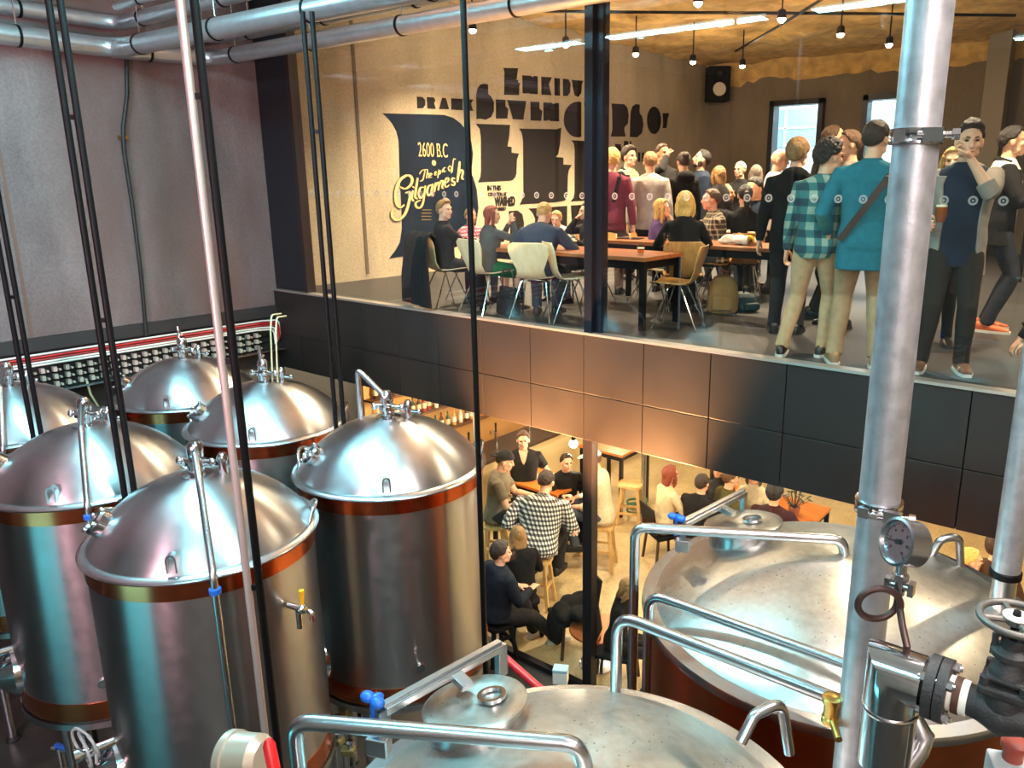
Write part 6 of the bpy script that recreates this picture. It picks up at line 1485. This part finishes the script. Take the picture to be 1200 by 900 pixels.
# lamps over the right of the room, plus unseen fill added for the mural wall
for k, (x, y) in enumerate([(.8, 7.6), (1.6, 10.5), (-1.0, 11.5), (2.8, 13.5), (-6.3, 6.9), (-1.6, 7.4), (-7.3, 8.4), (-7.0, 11.0)]):
    light('room_lamp_and_fill', 'SPOT', (x, y, 7.0), 900, WARM, .06, target=(x, y, 0), spot=130, blend=1)
# lower bar
def wall_lamp(p, lab, e, r=.06):
    o = empty('bar_lamp', p, 0, lab, 'lamp', 'bare lamps in the lower bar')
    MB().ell((0, 0, 0), (r, r, r), 14, 10).build('bulb', emis('bright_bulb', (1, .86, .64), 90), o)
    MB().lathe([(.03, r*.8), (.03, r+.06), (.001, r+.065)], 14).build('holder', BLACKST, o)
    MB().cyl((0, 0, r+.05), (0, 0, SOFF-p.z), .006, 6).build('flex', BLACKST, o)
    light('bulb_light', 'POINT', (0, 0, -.1), e, WARM, .06, o)
wall_lamp(at_y(672, 520, 8.3), 'dazzling bare bulb above the bar table, left of the lower mullion', 60)
wall_lamp(at_y(350, 443, 6.05), 'bare bulb glowing beyond the rear tank under the bulkhead end', 30, .04)
for x, y in [(-7.6, 7.2), (-5.2, 7.4), (-3.2, 7.0), (-1.2, 7.2), (.8, 7.4), (-6.5, 10), (-4, 10.3), (-1.5, 10), (1.2, 10), (-8, 11.8)]:
    light('bar_downlight', 'POINT', (x, y, 2.5), 220, WARM, .08)
# brewery: teal work lights and a rose flood on the side wall
TEAL = (.30, .88, 1.0)
def strip(p, L, ang, e, col, lab, target=None):
    o = empty('strip_light', p, ang, lab, 'lamp', 'strip lights over the brewery')
    MB().box((0, 0, .04), (L, .12, .05)).build('housing', WHITE, o, smooth=False)
    MB().cyl((-L/2, 0, 0), (L/2, 0, 0), .02, 10).build('tube_lamp', emis('cool_tube', (.7, 1, 1), 4), o)
    for s_ in (-.35, .35): MB().cyl((s_*L, 0, .06), (s_*L, 0, CEILB-p[2]), .006, 6).build('suspension', SATIN, o)
    light('strip_glow', 'AREA', (0, 0, -.03), e, col, L, o, sizey=.25)
for k, x in enumerate((-3.0, -4.7, -5.85, -7.4)):
    strip((x, 2.35, 6.9), 1.1, 0, [120, 120, 100, 45][k], TEAL, ['strip light nearest the galvanised column', 'strip light over the front tank', 'strip light over the left tank', 'strip light over the far tanks'][k])
    light('strip_spill', 'POINT', (x, 2.35, 6.75), 14, TEAL, .08)
    light('strip_uplight', 'AREA', (x, 2.35, 7.0), 110, (.36, .9, 1), 1.0, target=(x, 2.35, 9), sizey=.2)
strip((-1.5, -1.0, 6.9), 1.1, 0, 90, TEAL, 'strip light behind the viewer')
light('rose_flood', 'SPOT', (-2.5, -3.5, 4.4), 2300, (1, .55, .64), .25, target=(-9.3, 2.5, 4.6), spot=85)
light('kettle_fill', 'AREA', (.4, 2.3, 7.1), 260, (1, .9, .82), 1.2, target=(-.6, 2.3, 0), sizey=1.2)  # added fill without a fixture, brightens the kettle domes
light('teal_low', 'AREA', (-5.3, -3.3, .6), 38, (.12, .75, .85), 2.6, target=(-5.5, 2.4, 1.5), sizey=.9)
light('walkway_fill', 'POINT', (2.2, -2.6, 6.4), 620, (1, .9, .84), .3)  # added fill behind the viewer, lifts the column and foreground steel
light('column_rose', 'SPOT', (1.6, .2, 6.2), 120, (1, .72, .74), .2, target=(-.57, 2.29, 4.4), spot=50)
for x_ in (-5.0, -3.7): light('bulkhead_fill', 'SPOT', (x_, 5.15, 1.45), 5200, (1, .45, .16), .1, target=(x_, 5.6, 2.6), spot=70, blend=1)  # unseen spots added behind the tanks to give the bulkhead its warm sheen
# daylight outside the back windows
light('yard_daylight', 'AREA', (-6, 20.5, 9), 2200, (.86, .94, 1), 6, target=(-6, 24, 5))
w = bpy.data.worlds.new('world'); SC.world = w; w.use_nodes = True
w.node_tree.nodes['Background'].inputs[0].default_value = (.75, .87, 1, 1); w.node_tree.nodes['Background'].inputs[1].default_value = 1.0
# ------------------------------------------------------------------ camera
cd = bpy.data.cameras.new('camera'); cam = bpy.data.objects.new('camera', cd); COL.objects.link(cam)
cam.matrix_world = Matrix((( RT.x, UP.x, -FW.x, EYE.x), (RT.y, UP.y, -FW.y, EYE.y), (RT.z, UP.z, -FW.z, EYE.z), (0, 0, 0, 1)))
cd.sensor_width = 36; cd.sensor_fit = 'HORIZONTAL'; cd.lens = 36*F_PX/1200
cd.shift_x = (600-PPX)/1200; cd.shift_y = (PPY-450)/1200; cd.clip_start = .05; cd.clip_end = 100
SC.camera = cam
vs = SC.view_settings; vs.view_transform = 'Standard'; vs.look = 'None'; vs.gamma = 1; vs.exposure = 0; vs.use_curve_mapping = False
